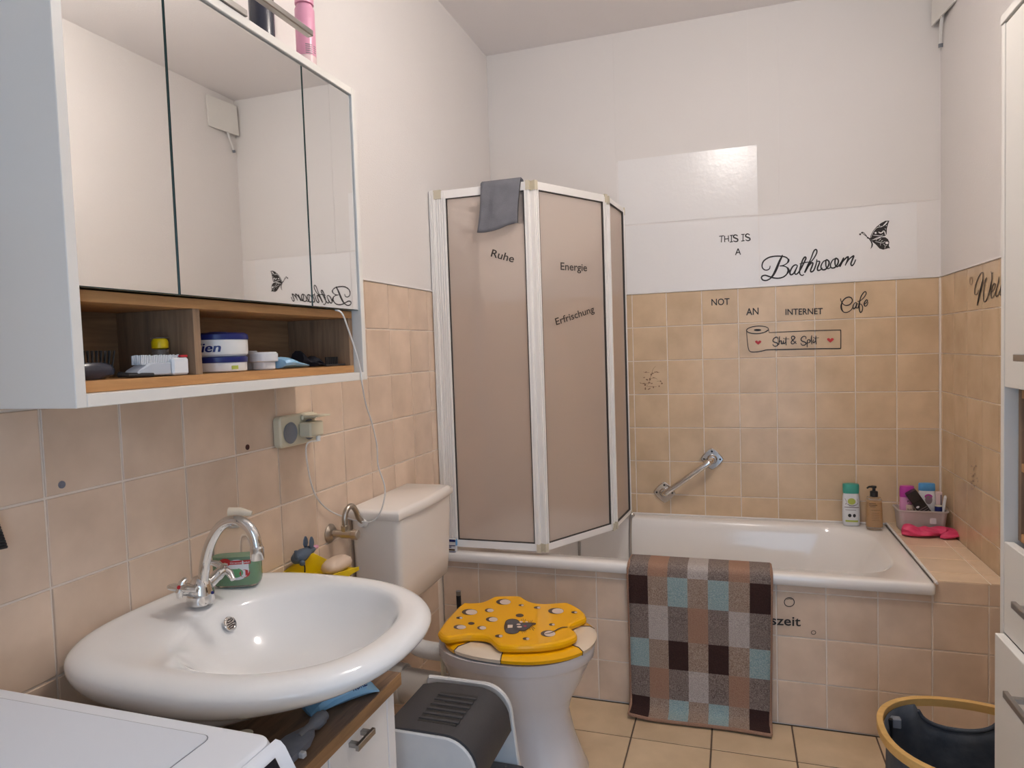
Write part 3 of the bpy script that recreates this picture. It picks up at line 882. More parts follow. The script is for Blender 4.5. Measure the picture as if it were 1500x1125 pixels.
# ------------------------------------------------------------------ grab bar
g = thing('grab_bar', 'short chrome grab bar mounted slanting on the tiled back wall', 'grab bar', (.86, 0, .68))
pa, pb = Vector((.775, -.001, .612)), Vector((.982, -.001, .766))
for p in (pa, pb):
    poly = []
    for kx, ky in ((0, 1), (1, 0), (0, -1), (-1, 0)):
        pass
    poly = [(p.x + .0475 * math.copysign(abs(math.cos(a)) ** 1.55, math.cos(a)), p.z + .0475 * math.copysign(abs(math.sin(a)) ** 1.55, math.sin(a))) for a in [2 * PI * i / 32 for i in range(32)]]
    pl = obj('wall_plate', MB().prism(poly, 'y', -.011, -.0005, .003), M_CHROME, g)
    for dx, dz in ((-.034, 0), (.034, 0), (0, .034)):
        obj('screw', MB().lathe([(.0035, -.0125), (.0045, -.0115), (.0045, -.0105)], (p.x + dx, 0, p.z + dz), 10, 'y'), M_BLACKP, pl)
dv = (pb - pa).normalized()
obj('handle', MB().tube([pa + Vector((0, -.008, 0)), pa + Vector((0, -.03, 0)), pa + dv * .012 + Vector((0, -.048, 0)), pa + dv * .035 + Vector((0, -.055, 0)),
                         pb - dv * .035 + Vector((0, -.055, 0)), pb - dv * .012 + Vector((0, -.048, 0)), pb + Vector((0, -.03, 0)), pb + Vector((0, -.008, 0))], .0125, 16, smooth=5), M_CHROME, g)
for p in (pa, pb):
    obj('collar', MB().lathe([(.022, -.011), (.021, -.016), (.015, -.024)], (p.x, 0, p.z), 20, 'y'), M_CHROME, g)


# ------------------------------------------------------------------ bottles at the tub corner
HS = [1.0]


def bottle_body(mb, c, prof, kx, ky, n=2.6, rotz=0.0, tilt=None, k=28, mi=0):
    rings = []
    prof = [(a_, z_ * HS[0]) for a_, z_ in prof]
    for s, z in prof:
        ring = supel(0, 0, kx * s, ky * s, n, k, z)
        out = []
        for p in ring:
            v = Vector(p); v.rotate(Matrix.Rotation(rotz, 3, 'Z'))
            if tilt is not None: v.rotate(tilt)
            out.append(tuple(v + Vector(c)))
        rings.append(out)
    return mb.loft(rings, mi=mi)


def face_print(parent, c, kx, ky, items, rotz=0.0, tilt=None, off=.0006, mats=None, n=3.2):
    """items: list of (material, kind, data); u in -1..1 over the width, z absolute from the base; printed on the -y side"""
    R = Matrix.Rotation(rotz, 3, 'Z')

    def to3(u, z):
        x = u * kx
        y = -ky * (1 - min(1, abs(u)) ** n) ** (1 / n) - off
        v = Vector((x, y, z * HS[0])); v.rotate(R)
        if tilt is not None: v.rotate(tilt)
        return tuple(v + Vector(c))
    for m, kind, data in items:
        mb = MB()
        for d in data:
            if kind == 'rect':
                u0, u1, z0, z1 = d; N = 6
                vs = [to3(u0 + (u1 - u0) * i / N, z) for i in range(N + 1) for z in (z0, z1)]
                mb.add(vs, [(2 * i, 2 * i + 2, 2 * i + 3, 2 * i + 1) for i in range(N)])
            elif kind == 'ell':
                ell_flat(mb, *d, to3, 18)
            elif kind == 'text':
                body, u0, u1, z0, h = d
                vs, fs = text_mesh(body)
                x0 = min(p[0] for p in vs); x1 = max(p[0] for p in vs); hh = max(p[1] for p in vs)
                mb.add([to3(u0 + (u1 - u0) * (p[0] - x0) / (x1 - x0), z0 + h * p[1] / hh) for p in vs], fs)
            elif kind == 'stroke':
                hull_ribbon(mb, d[0], d[1], to3)
        obj('print', mb, m, parent, smooth=0)


zb = zr + .001
p = at('z', zr, 1246, 768)
c = (p.x, p.y - .004, zb)
c = (1.522, -.052, zb)
HS[0] = 1.2
b = thing('shampoo_bottle', 'white shampoo bottle with teal cap and green print', 'bottle', c)
obj('body', bottle_body(MB(), c, [(.86, 0), (.97, .004), (1.0, .02), (1.0, .06), (.94, .098), (.86, .110)], .0325, .018), M_OFFW, b)
obj('cap', bottle_body(MB(), c, [(.90, .110), (.92, .113), (.94, .135), (.90, .141), (.5, .143)], .0325, .018), M_TEAL, b)
face_print(b, c, .0325, .018, [(M_LIME, 'ell', [(.0, .084, .45, .011)]), (M_LIME, 'rect', [(-.7, .72, .014, .020)]),
                               (M_GREYT, 'rect', [(-.8, .82, .0625, .0650), (-.7, .5, .054, .0555), (-.3, .3, .068, .0695)]),
                               (M_BLACKP, 'ell', [(-.22, .036, .2, .006), (.3, .036, .17, .006)]),
                               (M_GREYT, 'stroke', [([(-.75, .094), (-.55, .080), (-.7, .074)], .004), ([(.62, .094), (.72, .082), (.6, .074)], .004), ([(-.5, .075), (0, .069), (.6, .073)], .003)])])
c = (1.598, -.098, zb)
b = thing('pump_bottle', 'clear pump bottle with amber soap and black pump', 'bottle', c)
obj('body', bottle_body(MB(), c, [(.92, 0), (1.0, .004), (1.0, .012), (.97, .06), (.90, .100), (.82, .106), (.45, .109)], .0295, .022, 4), M_CLEAR, b)
obj('soap', bottle_body(MB(), c, [(.86, .009), (.94, .012), (.92, .06), (.865, .091), (.86, .0925)], .0295, .022, 4), M_AMBER, b)
obj('pump', MB().lathe([(.014, .131), (.0145, .135), (.0145, .150), (.012, .152), (.006, .153), (.006, .164), (.0095, .165), (.0095, .172), (.004, .173)], c, 20)
    .tube([(c[0] - .004, c[1], zb + .169), (c[0] - .018, c[1] - .004, zb + .169), (c[0] - .026, c[1] - .006, zb + .163)], [.005, .004, .003], 10), M_BLACKP, b)
face_print(b, c, .0292, .0216, [(M_HOLED, 'rect', [(-.7, .1, .0875, .0890), (-.72, .25, .082, .0840), (-.65, .05, .0770, .0785), (-.5, .6, .066, .0668), (-.4, .5, .056, .0566), (-.4, .5, .050, .0506), (-.4, .5, .044, .0446), (-.4, .5, .038, .0386), (-.4, .5, .032, .0326)])], n=4)

# storage box and its bottles
HS[0] = 1.42
zd = zt_deck + .001
bc = (1.757, -.105, zd)
box = thing('storage_box', 'clear open plastic box holding bottles in the tub corner', 'storage box', bc)


def box_ring(e, z, r=.018): return [(x, y, z) for x, y in rrect(bc[0] - .078 - e, bc[0] + .078 + e, bc[1] - .045 - e, bc[1] + .045 + e, r, 5)]


obj('shell', MB().loft([box_ring(-.006, zd), box_ring(-.002, zd + .003), box_ring(.006, zd + .082), box_ring(.004, zd + .082), box_ring(-.004, zd + .005), box_ring(-.010, zd + .0035)]), M_TUB, box)
obj('rim', MB().loft([box_ring(.0062, zd + .0775), box_ring(.010, zd + .0795), box_ring(.010, zd + .0835), box_ring(.005, zd + .0845), box_ring(.0035, zd + .0820)], False, False), M_TUB, box)
mb = MB(); mb.box(bc[0] + .022, bc[0] + .043, bc[1] - .0485, bc[1] - .0475, zd + .034, zd + .062)
obj('label', mb, M_OFFW, box, smooth=0)
zi = zd + .006
c = (1.711, -.110, zi)
b = thing('shower_gel', 'purple and pink shower gel bottle in the clear box', 'bottle', c)
obj('body', bottle_body(MB(), c, [(.9, 0), (1, .004), (1, .06), (.98, .085), (.96, .088)], .026, .016), M_PINKB, b)
obj('cap', bottle_body(MB(), c, [(.98, .086), (1.0, .088), (.98, .108), (.9, .116), (.5, .117)], .0262, .0162), M_MAGENTA, b)
face_print(b, c, .026, .016, [(M_BLACKP, 'text', [('PURE', -.1, .85, .072, .006)]), (M_HOLE, 'rect', [(-.25, .95, .045, .066)]), (M_HOLED, 'text', [('DUSCH', -.1, .9, .050, .0055)]), (M_BLACKP, 'rect', [(-.05, .8, .0675, .0690)])])
c = (1.785, -.083, zi)
b = thing('lotion_bottle', 'white lotion bottle with sky blue cap behind the black bottle', 'bottle', c)
obj('body', bottle_body(MB(), c, [(.9, 0), (1, .004), (1, .075), (.93, .098), (.85, .101)], .0300, .013), M_OFFW, b)
obj('cap', bottle_body(MB(), c, [(.9, .101), (.97, .102), (.95, .118), (.9, .121), (.5, .122)], .0300, .013), M_SKYBLUE, b)
face_print(b, c, .030, .013, [(M_MAGENTA, 'ell', [(0.1, .086, .45, .007)]), (M_GREYT, 'ell', [(.12, .077, .42, .012)])])
til = Matrix.Rotation(math.radians(-33), 3, 'Y') @ Matrix.Rotation(math.radians(6), 3, 'X')
c = (1.800, -.128, zi + .018)
b = thing('black_shampoo_bottle', 'black bottle tilted to the left in the clear box', 'bottle', c)
obj('body', bottle_body(MB(), c, [(.9, 0), (1, .004), (1, .055), (1.0, .080)], .0205, .0125, 5, tilt=til), M_BLACKP, b)
obj('cap', bottle_body(MB(), c, [(.985, .0805), (1.01, .0815), (1.0, .108), (.95, .111)], .0205, .0125, 5, tilt=til), M_BLACKP, b)
face_print(b, c, .0205, .0125, [(M_OFFW, 'ell', [(-.55, .068, .3, .003)]), (M_GREYT, 'rect', [(-.7, .8, .058 - i * .006, .0596 - i * .006) for i in range(6)])], tilt=til, n=5)
c = (1.826, -.080, zi)
b = thing('pink_tube', 'narrow pale pink box at the back right of the clear box', 'bottle', c)
obj('body', MB().box(c[0] - .012, c[0] + .010, c[1] - .012, c[1] + .008, zi, zi + .140, .002), M_PINKL, b)
obj('print', MB().box(c[0] + .003, c[0] + .008, c[1] - .0126, c[1] - .0118, zi + .08, zi + .13), M_GREYT, b, smooth=0)
c = (1.818, -.112, zi)
b = thing('small_jar', 'small navy blue jar at the right of the clear box', 'jar', c)
obj('body', MB().lathe([(.011, 0), (.013, .003), (.013, .085), (.012, .089)], c, 18), M_BLUE, b)
obj('rim', MB().lathe([(.0135, .0895), (.0135, .092), (.008, .093)], c, 18), M_CREAM, b)
c = (1.828, -.133, zi)
rz = thing('razor', 'white razor handle leaning out of the clear box', 'razor', c)
obj('handle', MB().tube([(1.822, -.134, zi), (1.827, -.132, zi + .05), (1.832, -.130, zi + .100), (1.835, -.132, zi + .126), (1.834, -.136, zi + .134)], [.004, .004, .0055, .0055, .004], 10, smooth=4), M_OFFW, rz)

HS[0] = 1.0
# pink rubber glove / cloth roll in front of the box
mb = MB()
pth = [(1.676, -.186, .019), (1.682, -.188, .026), (1.705, -.196, .027), (1.728, -.200, .020), (1.752, -.196, .022), (1.780, -.187, .019), (1.806, -.180, .022), (1.828, -.182, .022), (1.838, -.196, .018), (1.826, -.210, .016), (1.806, -.214, .013), (1.795, -.212, .006)]
P = [v - Vector((0, .010, 0)) for v in spline([Vector(p) for p in pth], 6)]
rings = []
for i, p in enumerate(P):
    r = max(.004, p.z); d = (P[min(i + 1, len(P) - 1)] - P[max(0, i - 1)]); d.z = 0; d.normalize(); nn = Vector((-d.y, d.x, 0))
    t = i / (len(P) - 1)
    ring = []
    for q in range(22):
        a = 2 * PI * q / 22
        rr = 1 + .16 * math.sin(3 * a + 11 * t) + .09 * math.sin(6 * a - 21 * t)
        h = math.sin(a)
        ring.append(tuple(Vector((p.x, p.y, zd + r * .80)) + nn * (r * 1.3 * rr * math.cos(a)) + Vector((0, 0, r * .78 * (max(h, -.95) if h < 0 else h * rr)))))
    rings.append(ring)
tag(obj('rubber_glove', mb.loft(rings), M_MAG, smooth=60), 'bright pink rubber glove lying twisted in front of the clear box', 'glove')

# ------------------------------------------------------------------ bath mat over the rim
cols = ['MDMBMDM', 'TSWSTSW', 'MBMDMBM', 'WSTSWST', 'MBMDMBM', 'TSWSTSW', 'MDMBMDM']
x0, x1 = .722, 1.184
NX, SUB = 7, 4
S = []


def mat_profile():
    """list of (y, z, row) down the length of the mat"""
    out = []
    pts = [(-.655, .5145), (-.70, .5155), (-.728, .5155), (-.7415, .510), (-.7455, .498), (-.747, .46), (-.745, .40), (-.742, .32), (-.740, .24), (-.739, .16), (-.740, .09), (-.744, .045), (-.757, .016), (-.785, .008), (-.806, .007)]
    return spline([Vector((0, a, b)) for a, b in pts], 4)


PR = mat_profile()
cum = [0]
for i in range(1, len(PR)): cum.append(cum[-1] + (PR[i] - PR[i - 1]).length)
i_edge = 16
row_h = .109
mb = MB()
nxs = NX * SUB
vs = []
for j, p in enumerate(PR):
    for i in range(nxs + 1):
        u = i / nxs
        s = cum[j]
        tz = max(0, (s - .3) / .35)
        x = x0 + (x1 - x0) * u + (-.004 + .0 * u) * 0 + (.0 if s < .1 else (-.002 * (1 - u) - .020 * u * (s - .1)))
        y = p.y - (.006 * math.sin(u * 5.2 + .8) * min(1, tz) + .010 * u * max(0, tz - .3))
        z = p.z
        if s > .5: z += .012 * max(0, math.sin(u * 3.6 + 2.6)) * min(1, (s - .5) / .1)
        if y > -.7445 and s > .105 and z < .5: y = -.7445 + .3 * (y + .7445) if False else min(y, -.7395)
        vs.append((x, y, z))
fs = []; mi = []
names = 'MDTSWB'
r0 = cum[8]
for j in range(len(PR) - 1):
    s = (cum[j] + cum[j + 1]) / 2 - r0
    row = int((s - .040) // row_h) + 1 if s > .040 else 0
    row = max(0, min(6, row))
    for i in range(nxs):
        fs.append((j * (nxs + 1) + i, j * (nxs + 1) + i + 1, (j + 1) * (nxs + 1) + i + 1, (j + 1) * (nxs + 1) + i))
        mi.append(names.index(cols[i // SUB][row]))
mb.v = vs; mb.f = fs; mb.mi = mi
rug = obj('bath_mat', mb, [RUG[c] for c in names], smooth=80)
md = rug.modifiers.new('solid', 'SOLIDIFY'); md.thickness = .009; md.offset = 1
tag(rug, 'chequered brown, tan and pale blue bath mat hung over the tub rim', 'bath mat')
nj = len(PR) - 1
bord = MB()
rowv = lambda i: [Vector(vs[j * (nxs + 1) + i]) for j in range(nj + 1)]
loopv = rowv(0) + [Vector(vs[nj * (nxs + 1) + i]) for i in range(1, nxs)] + rowv(nxs)[::-1]
bord.tube([v + Vector((0, -.004, .004)) for v in loopv], .0055, 8)
obj('border', bord, RUG['T'], rug)

# ------------------------------------------------------------------ mirror cabinet
mc = thing('mirror_cabinet', 'white wall cabinet with three mirror doors and an open oak niche', 'cabinet', (0, -1.97, 1.21))
CX, CY0, CY1, CZ0, CZ1 = .212, -2.362, -1.575, 1.209, 1.916
obj('side_panel', MB().box(.002, CX, CY0, CY0 + .017, CZ0, CZ1, .001), M_WHITE, mc)
obj('side_panel', MB().box(.002, CX, CY1 - .016, CY1, CZ0, CZ1, .001), M_WHITE, mc)
obj('bottom_panel', MB().box(.002, CX, CY0 + .0172, CY1 - .0162, CZ0, CZ0 + .019, .001), M_WHITE, mc)
obj('top_panel', MB().box(.002, CX, CY0 + .0172, CY1 - .0162, CZ1 - .017, CZ1, .001), M_WHITE, mc)
obj('back_panel', MB().box(.002, .010, CY0 + .0172, CY1 - .0162, CZ0 + .0195, CZ1 - .0175), M_OAKB, mc, smooth=0)
for y0, y1 in ((-2.3445, -2.1615), (-2.1585, -1.7875), (-1.7845, -1.5925)):
    d = obj('mirror_door', MB().box(.1925, .205, y0, y1, 1.380, 1.8965, .0006), M_GEDGE, mc)
    obj('mirror', MB().box(.2052, .2072, y0 + .0014, y1 - .0014, 1.3812, 1.8953), M_MIRROR, d, smooth=0)
WX = .187
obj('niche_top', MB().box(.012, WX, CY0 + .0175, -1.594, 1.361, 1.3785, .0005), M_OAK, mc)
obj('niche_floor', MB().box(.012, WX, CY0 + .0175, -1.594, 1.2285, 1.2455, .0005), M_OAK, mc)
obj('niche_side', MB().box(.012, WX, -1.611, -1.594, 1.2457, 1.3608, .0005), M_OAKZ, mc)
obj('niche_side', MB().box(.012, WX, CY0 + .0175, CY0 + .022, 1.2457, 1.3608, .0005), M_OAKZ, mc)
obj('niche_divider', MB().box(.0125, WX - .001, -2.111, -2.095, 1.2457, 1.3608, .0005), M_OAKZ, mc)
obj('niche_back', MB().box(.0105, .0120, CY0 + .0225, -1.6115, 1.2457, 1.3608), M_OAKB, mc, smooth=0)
# aluminium light bar above the doors
lamp = obj('lamp_bracket', MB().box(.16, .216, -2.24, -1.962, CZ1 + .0005, CZ1 + .013, .001), M_STEEL, mc)
obj('lamp_bar', MB().box(.203, .220, -2.34, -1.752, 1.967, 1.981, .002), M_STEEL, mc)
obj('lamp_body', MB().box(.10, .165, -2.23, -1.95, CZ1 + .0105, 1.975, .004), M_ANTH, mc)
obj('lamp_arm', MB().box(.166, .203, -2.15, -2.12, 1.966, 1.976), M_STEEL, mc)
obj('lamp_arm', MB().box(.166, .203, -2.03, -2.00, 1.966, 1.976), M_STEEL, mc)
zc = CZ1 + .0006
p0 = at('x', .115, 384, 40); p1 = at('x', .10, 448, 60)
can = thing('spray_can', 'dark spray can on top of the mirror cabinet behind the light bar', 'spray can', (.115, p0.y, zc))
obj('body', MB().lathe([(.024, 0), (.0265, .002), (.0265, .165), (.020, .175)], (.115, p0.y, zc), 24), M_DCAN, can)
obj('cap', MB().lathe([(.0255, .176), (.0255, .205), (.020, .212)], (.115, p0.y, zc), 24), M_BLACKP, can)
cc = (.100, p1.y, zc)
can = thing('spray_can', 'pink spray can with small printed label on the mirror cabinet', 'spray can', cc)
obj('body', MB().lathe([(.021, 0), (.0235, .002), (.0235, .082), (.0235, .0825)], cc, 24), M_PINKL, can)
obj('upper_body', MB().lathe([(.0236, .083), (.0236, .195), (.018, .207)], cc, 24), M_PINKC, can)
obj('cap', MB().lathe([(.0225, .208), (.0225, .235), (.018, .242)], cc, 24), M_PINKC, can)


def can_print(parent, c, r, items, m):
    mb = MB()
    for a0, a1, z0, z1 in items:
        N = 5
        vs = [(c[0] + r * math.cos(math.radians(a0 + (a1 - a0) * i / N)), c[1] + r * math.sin(math.radians(a0 + (a1 - a0) * i / N)), c[2] + z) for i in range(N + 1) for z in (z0, z1)]
        mb.add(vs, [(2 * i, 2 * i + 2, 2 * i + 3, 2 * i + 1) for i in range(N)])
    obj('print', mb, m, parent, smooth=0)


can_print(can, cc, .0240, [(-60, -20, .105 - i * .005, .1075 - i * .005) for i in range(5)] + [(-10, 10, .104 - i * .005, .106 - i * .005) for i in range(4)] + [(-55, -30, .018, .020), (-55, -28, .025, .0265), (-50, -25, .030, .0312)], M_GREYT)
can_print(can, cc, .0240, [(-8, 8, .006, .032), (-48, -32, .011, .0135)], M_BLACKP)
mb = MB()
fc = lambda u, v: (cc[0] + .0241 * math.cos(math.radians(-32 + u)), cc[1] + .0241 * math.sin(math.radians(-32 + u)), cc[2] + .046 + v)
for s in ([(0, .010), (22, 0)], [(22, 0), (0, -.010)], [(0, -.010), (-22, 0)], [(-22, 0), (0, .010)]):
    hull_ribbon(mb, [(a, b_) for a, b_ in s], .0, fc)
poly_flat(mb, [(0, .010), (22, 0), (0, -.010), (-22, 0)], fc)
obj('print', mb, M_RED, can, smooth=0)
fc2 = lambda u, v: (cc[0] + .0243 * math.cos(math.radians(-32 + u)), cc[1] + .0243 * math.sin(math.radians(-32 + u)), cc[2] + .046 + v)
mb = MB(); poly_flat(mb, [(0, .0082), (18, 0), (0, -.0082), (-18, 0)], fc2); obj('print', mb, M_PINKL, can, smooth=0)
fc3 = lambda u, v: (cc[0] + .0245 * math.cos(math.radians(-32 + u)), cc[1] + .0245 * math.sin(math.radians(-32 + u)), cc[2] + .046 + v)
mb = MB(); poly_flat(mb, [(0, .005), (6, 0), (5, -.004), (-5, -.004), (-6, 0)], fc3); obj('print', mb, M_BLACKP, can, smooth=0)

# things in the niche
zn = 1.2462
hb = thing('hair_brush', 'black oval hair brush with bristles in the left niche', 'hair brush', (.15, -2.28, zn))
obj('head', MB().loft([[(.150 + .012 * math.cos(a) * s - .001, -2.284 + .042 * s * math.sin(a), zn + h + .0) for a in [2 * PI * i / 24 for i in range(24)]] for s, h in ((.55, .0), (.95, .006), (1.0, .013), (.92, .021), (.6, .026))]), M_DCAN, hb)
obj('handle', MB().tube([(.160, -2.244, zn + .006), (.174, -2.24, zn + .0045), (.183, -2.20, zn + .0035)], [.005, .004, .003], 10), M_BLACKP, hb)
br = MB()
for i in range(11):
    for q in (-1, 1):
        y = -2.318 + .0068 * i; a = (i - 5) * .08
        br.tube([(.150 + q * .004, y, zn + .018), (.150 + q * .006, y + a * .01, zn + .044)], .0013, 5)
obj('bristles', br, M_BLACKP, hb)
wb = thing('nail_brush', 'grey and white brush with white bristles and red end in the left niche', 'brush', (.15, -2.18, zn))
obj('body', MB().prism([(-2.232, zn + .003), (-2.222, zn + .012), (-2.200, zn + .0225), (-2.158, zn + .0225), (-2.158, zn + .002)], 'x', .150, .180, .002), mat('pale_grey_plastic', (.46, .50, .56), .4), wb)
obj('head', MB().box(.148, .183, -2.1575, -2.122, zn + .001, zn + .030, .003), M_OFFW, wb)
br = MB()
for i in range(22):
    for q in range(3):
        br.box(.154 + q * .009, .157 + q * .009, -2.214 + i * .0036, -2.2122 + i * .0036, zn + .020, zn + .034 + .002 * random.random())
obj('bristles', br, M_OFFW, wb, smooth=0)
obj('end_cap', MB().box(.152, .181, -2.138, -2.122, zn + .0305, zn + .0345, .001), M_MRED, wb)
yj = (.130, -2.131, zn)
jar = thing('small_jar', 'small glass jar with yellow content behind the white brush', 'jar', yj)
obj('content', MB().lathe([(.010, .046), (.0135, .048), (.014, .058), (.011, .064)], yj, 18), M_YSHELF, jar)
obj('glass', MB().lathe([(.012, 0), (.014, .002), (.014, .045)], yj, 18), M_CLEAR, jar)
obj('lid', MB().lathe([(.0145, .0645), (.0145, .066), (.006, .067)], yj, 18), M_CLEAR, jar)

jc = (.118, at('x', .118, 321, 530).y, zn)
LBL = mat('cream_tub_white', (.78, .77, .75), .3)
j1 = thing('cream_tub', 'small white tub with blue lid, under the larger tub', 'tub', jc)
obj('body', MB().lathe([(.048, 0), (.051, .002), (.0515, .018)], jc, 40), LBL, j1)
obj('lid', MB().lathe([(.0525, .0183), (.053, .020), (.053, .028), (.049, .030)], jc, 40), M_BLUE, j1)
can_print(j1, jc, .0519, [(-24, -8, .005, .012)], M_LIME)
jc2 = (jc[0], jc[1], zn + .0302)
j2 = thing('cream_tub', 'larger white tub lettered Cien with blue lid, stacked on top', 'tub', jc2)
obj('body', MB().lathe([(.049, 0), (.0535, .004), (.0545, .010), (.0545, .032)], jc2, 40), LBL, j2)
obj('lid', MB().lathe([(.0555, .0323), (.056, .034), (.055, .042), (.049, .0455), (.018, .047), (.017, .048)], jc2, 40), M_BLUE, j2)
mb = MB()
vs, fs = text_mesh('Cien')
x0_ = min(p[0] for p in vs); x1_ = max(p[0] for p in vs)
sh_ = .0245
an_ = lambda p: math.radians(-104 + 58 * ((p[0] + .2 * p[1]) - x0_) / (x1_ - x0_))
for rr_ in (.0, .0006, -.0006):
    mb.add([(jc2[0] + .0550 * math.cos(an_(p) + rr_ * 14), jc2[1] + .0550 * math.sin(an_(p) + rr_ * 14), jc2[2] + .009 + sh_ * p[1]) for p in vs], fs)
obj('lettering', mb, M_BLUE, j2, smooth=0)
ys = at('x', .09, 369, 535).y
sc = thing('screw_cap', 'white conical cap beside the blue lidded tubs', 'cap', (.09, ys, zn))
obj('shell', MB().lathe([(.022, 0), (.023, .003), (.018, .026), (.012, .040), (.010, .041)], (.09, ys, zn), 24), M_OFFW, sc)
yr = at('x', .13, 386, 530).y
rj = thing('cream_jar', 'small round white jar in the right niche', 'jar', (.13, yr, zn))
obj('body', MB().lathe([(.022, 0), (.024, .002), (.024, .016)], (.13, yr, zn), 24), M_OFFW, rj)
obj('lid', MB().lathe([(.028, .0163), (.030, .018), (.030, .033), (.026, .037)], (.13, yr, zn), 24), M_OFFW, rj)
pk = MB()
pp = spline([Vector((-1.835, .017, .024)), Vector((-1.822, .020, .030)), Vector((-1.80, .017, .026)), Vector((-1.78, .012, .022)), Vector((-1.755, .008, .018)), Vector((-1.735, .005, .012))], 4)
pk.loft([[(.145 + p.z * math.cos(a), p.x, zn + .0012 + max(.0, p.y * (1 + math.sin(a)) * .62)) for a in [2 * PI * i / 12 for i in range(12)]] for p in pp])
tag(obj('wipes_packet', pk, M_LBLUE, smooth=25), 'crumpled light blue packet on the shelf beside the white jar', 'packet')
bk = MB()
for a, b_, h in (((.105, at('x', .105, 436, 530).y), (.115, -1.64), .027), ((.145, -1.705), (.150, -1.635), .007)):
    pp = [Vector((a[0] + (b_[0] - a[0]) * t, a[1] + (b_[1] - a[1]) * t, h * (1.0 + .35 * math.sin(9 * t + 1)) * (1 - .5 * t))) for t in [i / 12 for i in range(13)]]
    bk.loft([[(p.x + .018 * math.cos(q), p.y, zn + .001 + max(0, p.z * (1 + math.sin(q)) * .55)) for q in [2 * PI * i / 10 for i in range(10)]] for p in pp])
tag(obj('hair_band', bk, mat('black_fabric', (.012, .012, .02), .8, bump=(120, .6)), smooth=40), 'bunched black fabric hair band on the shelf behind the blue packet', 'hair band')
cm = thing('comb', 'black comb lying at the right end of the niche', 'comb', (.172, -1.69, zn))
obj('spine', MB().box(.172, .180, -1.70, -1.62, zn + .0005, zn + .005, .001), M_BLACKP, cm)
mb = MB()
for i in range(12): mb.box(.174, .178, -1.698 + i * .0042, -1.6965 + i * .0042, zn + .005, zn + .022)
obj('teeth', mb, M_BLACKP, cm, smooth=0)

# ------------------------------------------------------------------ socket, charger, cable
so = thing('double_socket', 'cream double wall socket with one flap open under the mirror cabinet', 'socket', (0, -1.6, 1.086))
obj('plate', MB().prism([(y, z) for y, z in rrect(-1.676, -1.523, 1.047, 1.125, .012, 5)], 'x', .0004, .024, .004), M_CREAM, so)
for cy in (-1.639, -1.561):
    obj('socket_well', MB().lathe([(.0255, .0241), (.027, .0265), (.024, .0268), (.021, .0250)], (0, cy, 1.082), 28, 'x'), M_GREYP, so)
obj('flap', MB().prism(rrect(-1.668, -1.606, 1.058, 1.116, .008, 3), 'x', .0272, .0292, .0008), M_CREAM, so) if False else None
obj('flap', MB().box(.026, .074, -1.592, -1.532, 1.1155, 1.1195, .0015), M_CREAM, so, label='open cream flap sticking out')
obj('flap_hinge', MB().box(.0245, .032, -1.594, -1.530, 1.109, 1.122, .002), M_CREAM, so)
ch = thing('charger_cable', 'white charger with thin white cable hanging from the socket', 'cable', (.04, -1.56, 1.08))
obj('plug', MB().box(.0262, .062, -1.607, -1.548, 1.066, 1.104, .004), M_CREAM, ch)
obj('plug_tip', MB().tube([(.055, -1.565, 1.066), (.055, -1.567, 1.052)], .006, 10), M_PLASTIC, ch)
YC = TYC_ - .205
cp = [Vector((.055, -1.567, 1.053)), at('x', .05, 449, 652), at('x', .03, 452, 690), at('x', .018, 462, 725), at('x', .014, 480, 746), at('x', .03, 503, 757), at('y', YC - .01, 525, 763), at('y', YC - .012, 545, 764),
      at('y', YC - .010, 558, 748), at('y', YC - .006, 564, 716), at('y', YC - .02, 554, 682), at('y', YC - .04, 552, 652), at('y', YC - .09, 545, 620), at('y', YC - .16, 536, 592), at('x', .215, 530.5, 562), at('x', .214, 528.5, 545), at('x', .214, 521, 515), at('x', .213, 510, 482), at('x', .212, 501, 459), Vector((.198, -1.683, 1.377))]
obj('cord', MB().tube(cp, .0021, 8, smooth=6), M_PLASTIC, ch)

# ------------------------------------------------------------------ black brush hanging at the frame edge
bb = thing('hanging_brush', 'black bristle brush hanging on the tiles at the left edge', 'brush', (.02, -2.36, 1.02))
obj('stick', MB().tube([(.018, -2.385, .992), (.018, -2.385, 1.16)], .006, 10), M_BLACKP, bb)
obj('hook', MB().tube([(.0, -2.385, 1.15), (.018, -2.385, 1.15)], .004, 8), M_STEEL, bb)
mb = MB()
for i in range(12):
    z = .999 + i * .0045; L = .0485 - .0011 * i
    mb.tube([(.018, -2.385, z), (.020, -2.385 + L, z - .003)], .0026, 5); mb.tube([(.018, -2.385, z), (.020, -2.385 - L, z - .003)], .0026, 5)
obj('bristles', mb, M_BLACKP, bb)

# ------------------------------------------------------------------ washbasin
sk = thing('washbasin', 'white oval ceramic washbasin on the left wall', 'washbasin', (.0, -2.1, .81))


def sk_ring(x0, x1, y0, y1, z, nb=2.3, k=56, flat=.0):
    cx, cy = (x0 + x1) / 2, (y0 + y1) / 2; a, b_ = (x1 - x0) / 2, (y1 - y0) / 2
    out = []
    for i in range(k):
        t = 2 * PI * i / k; c, s = math.cos(t), math.sin(t)
        n = nb if c > 0 else nb + flat
        x = cx + a * math.copysign(abs(c) ** (2 / n), c); y = cy + b_ * math.copysign(abs(s) ** (2 / n), s)
        out.append((x, y, z))
    return out


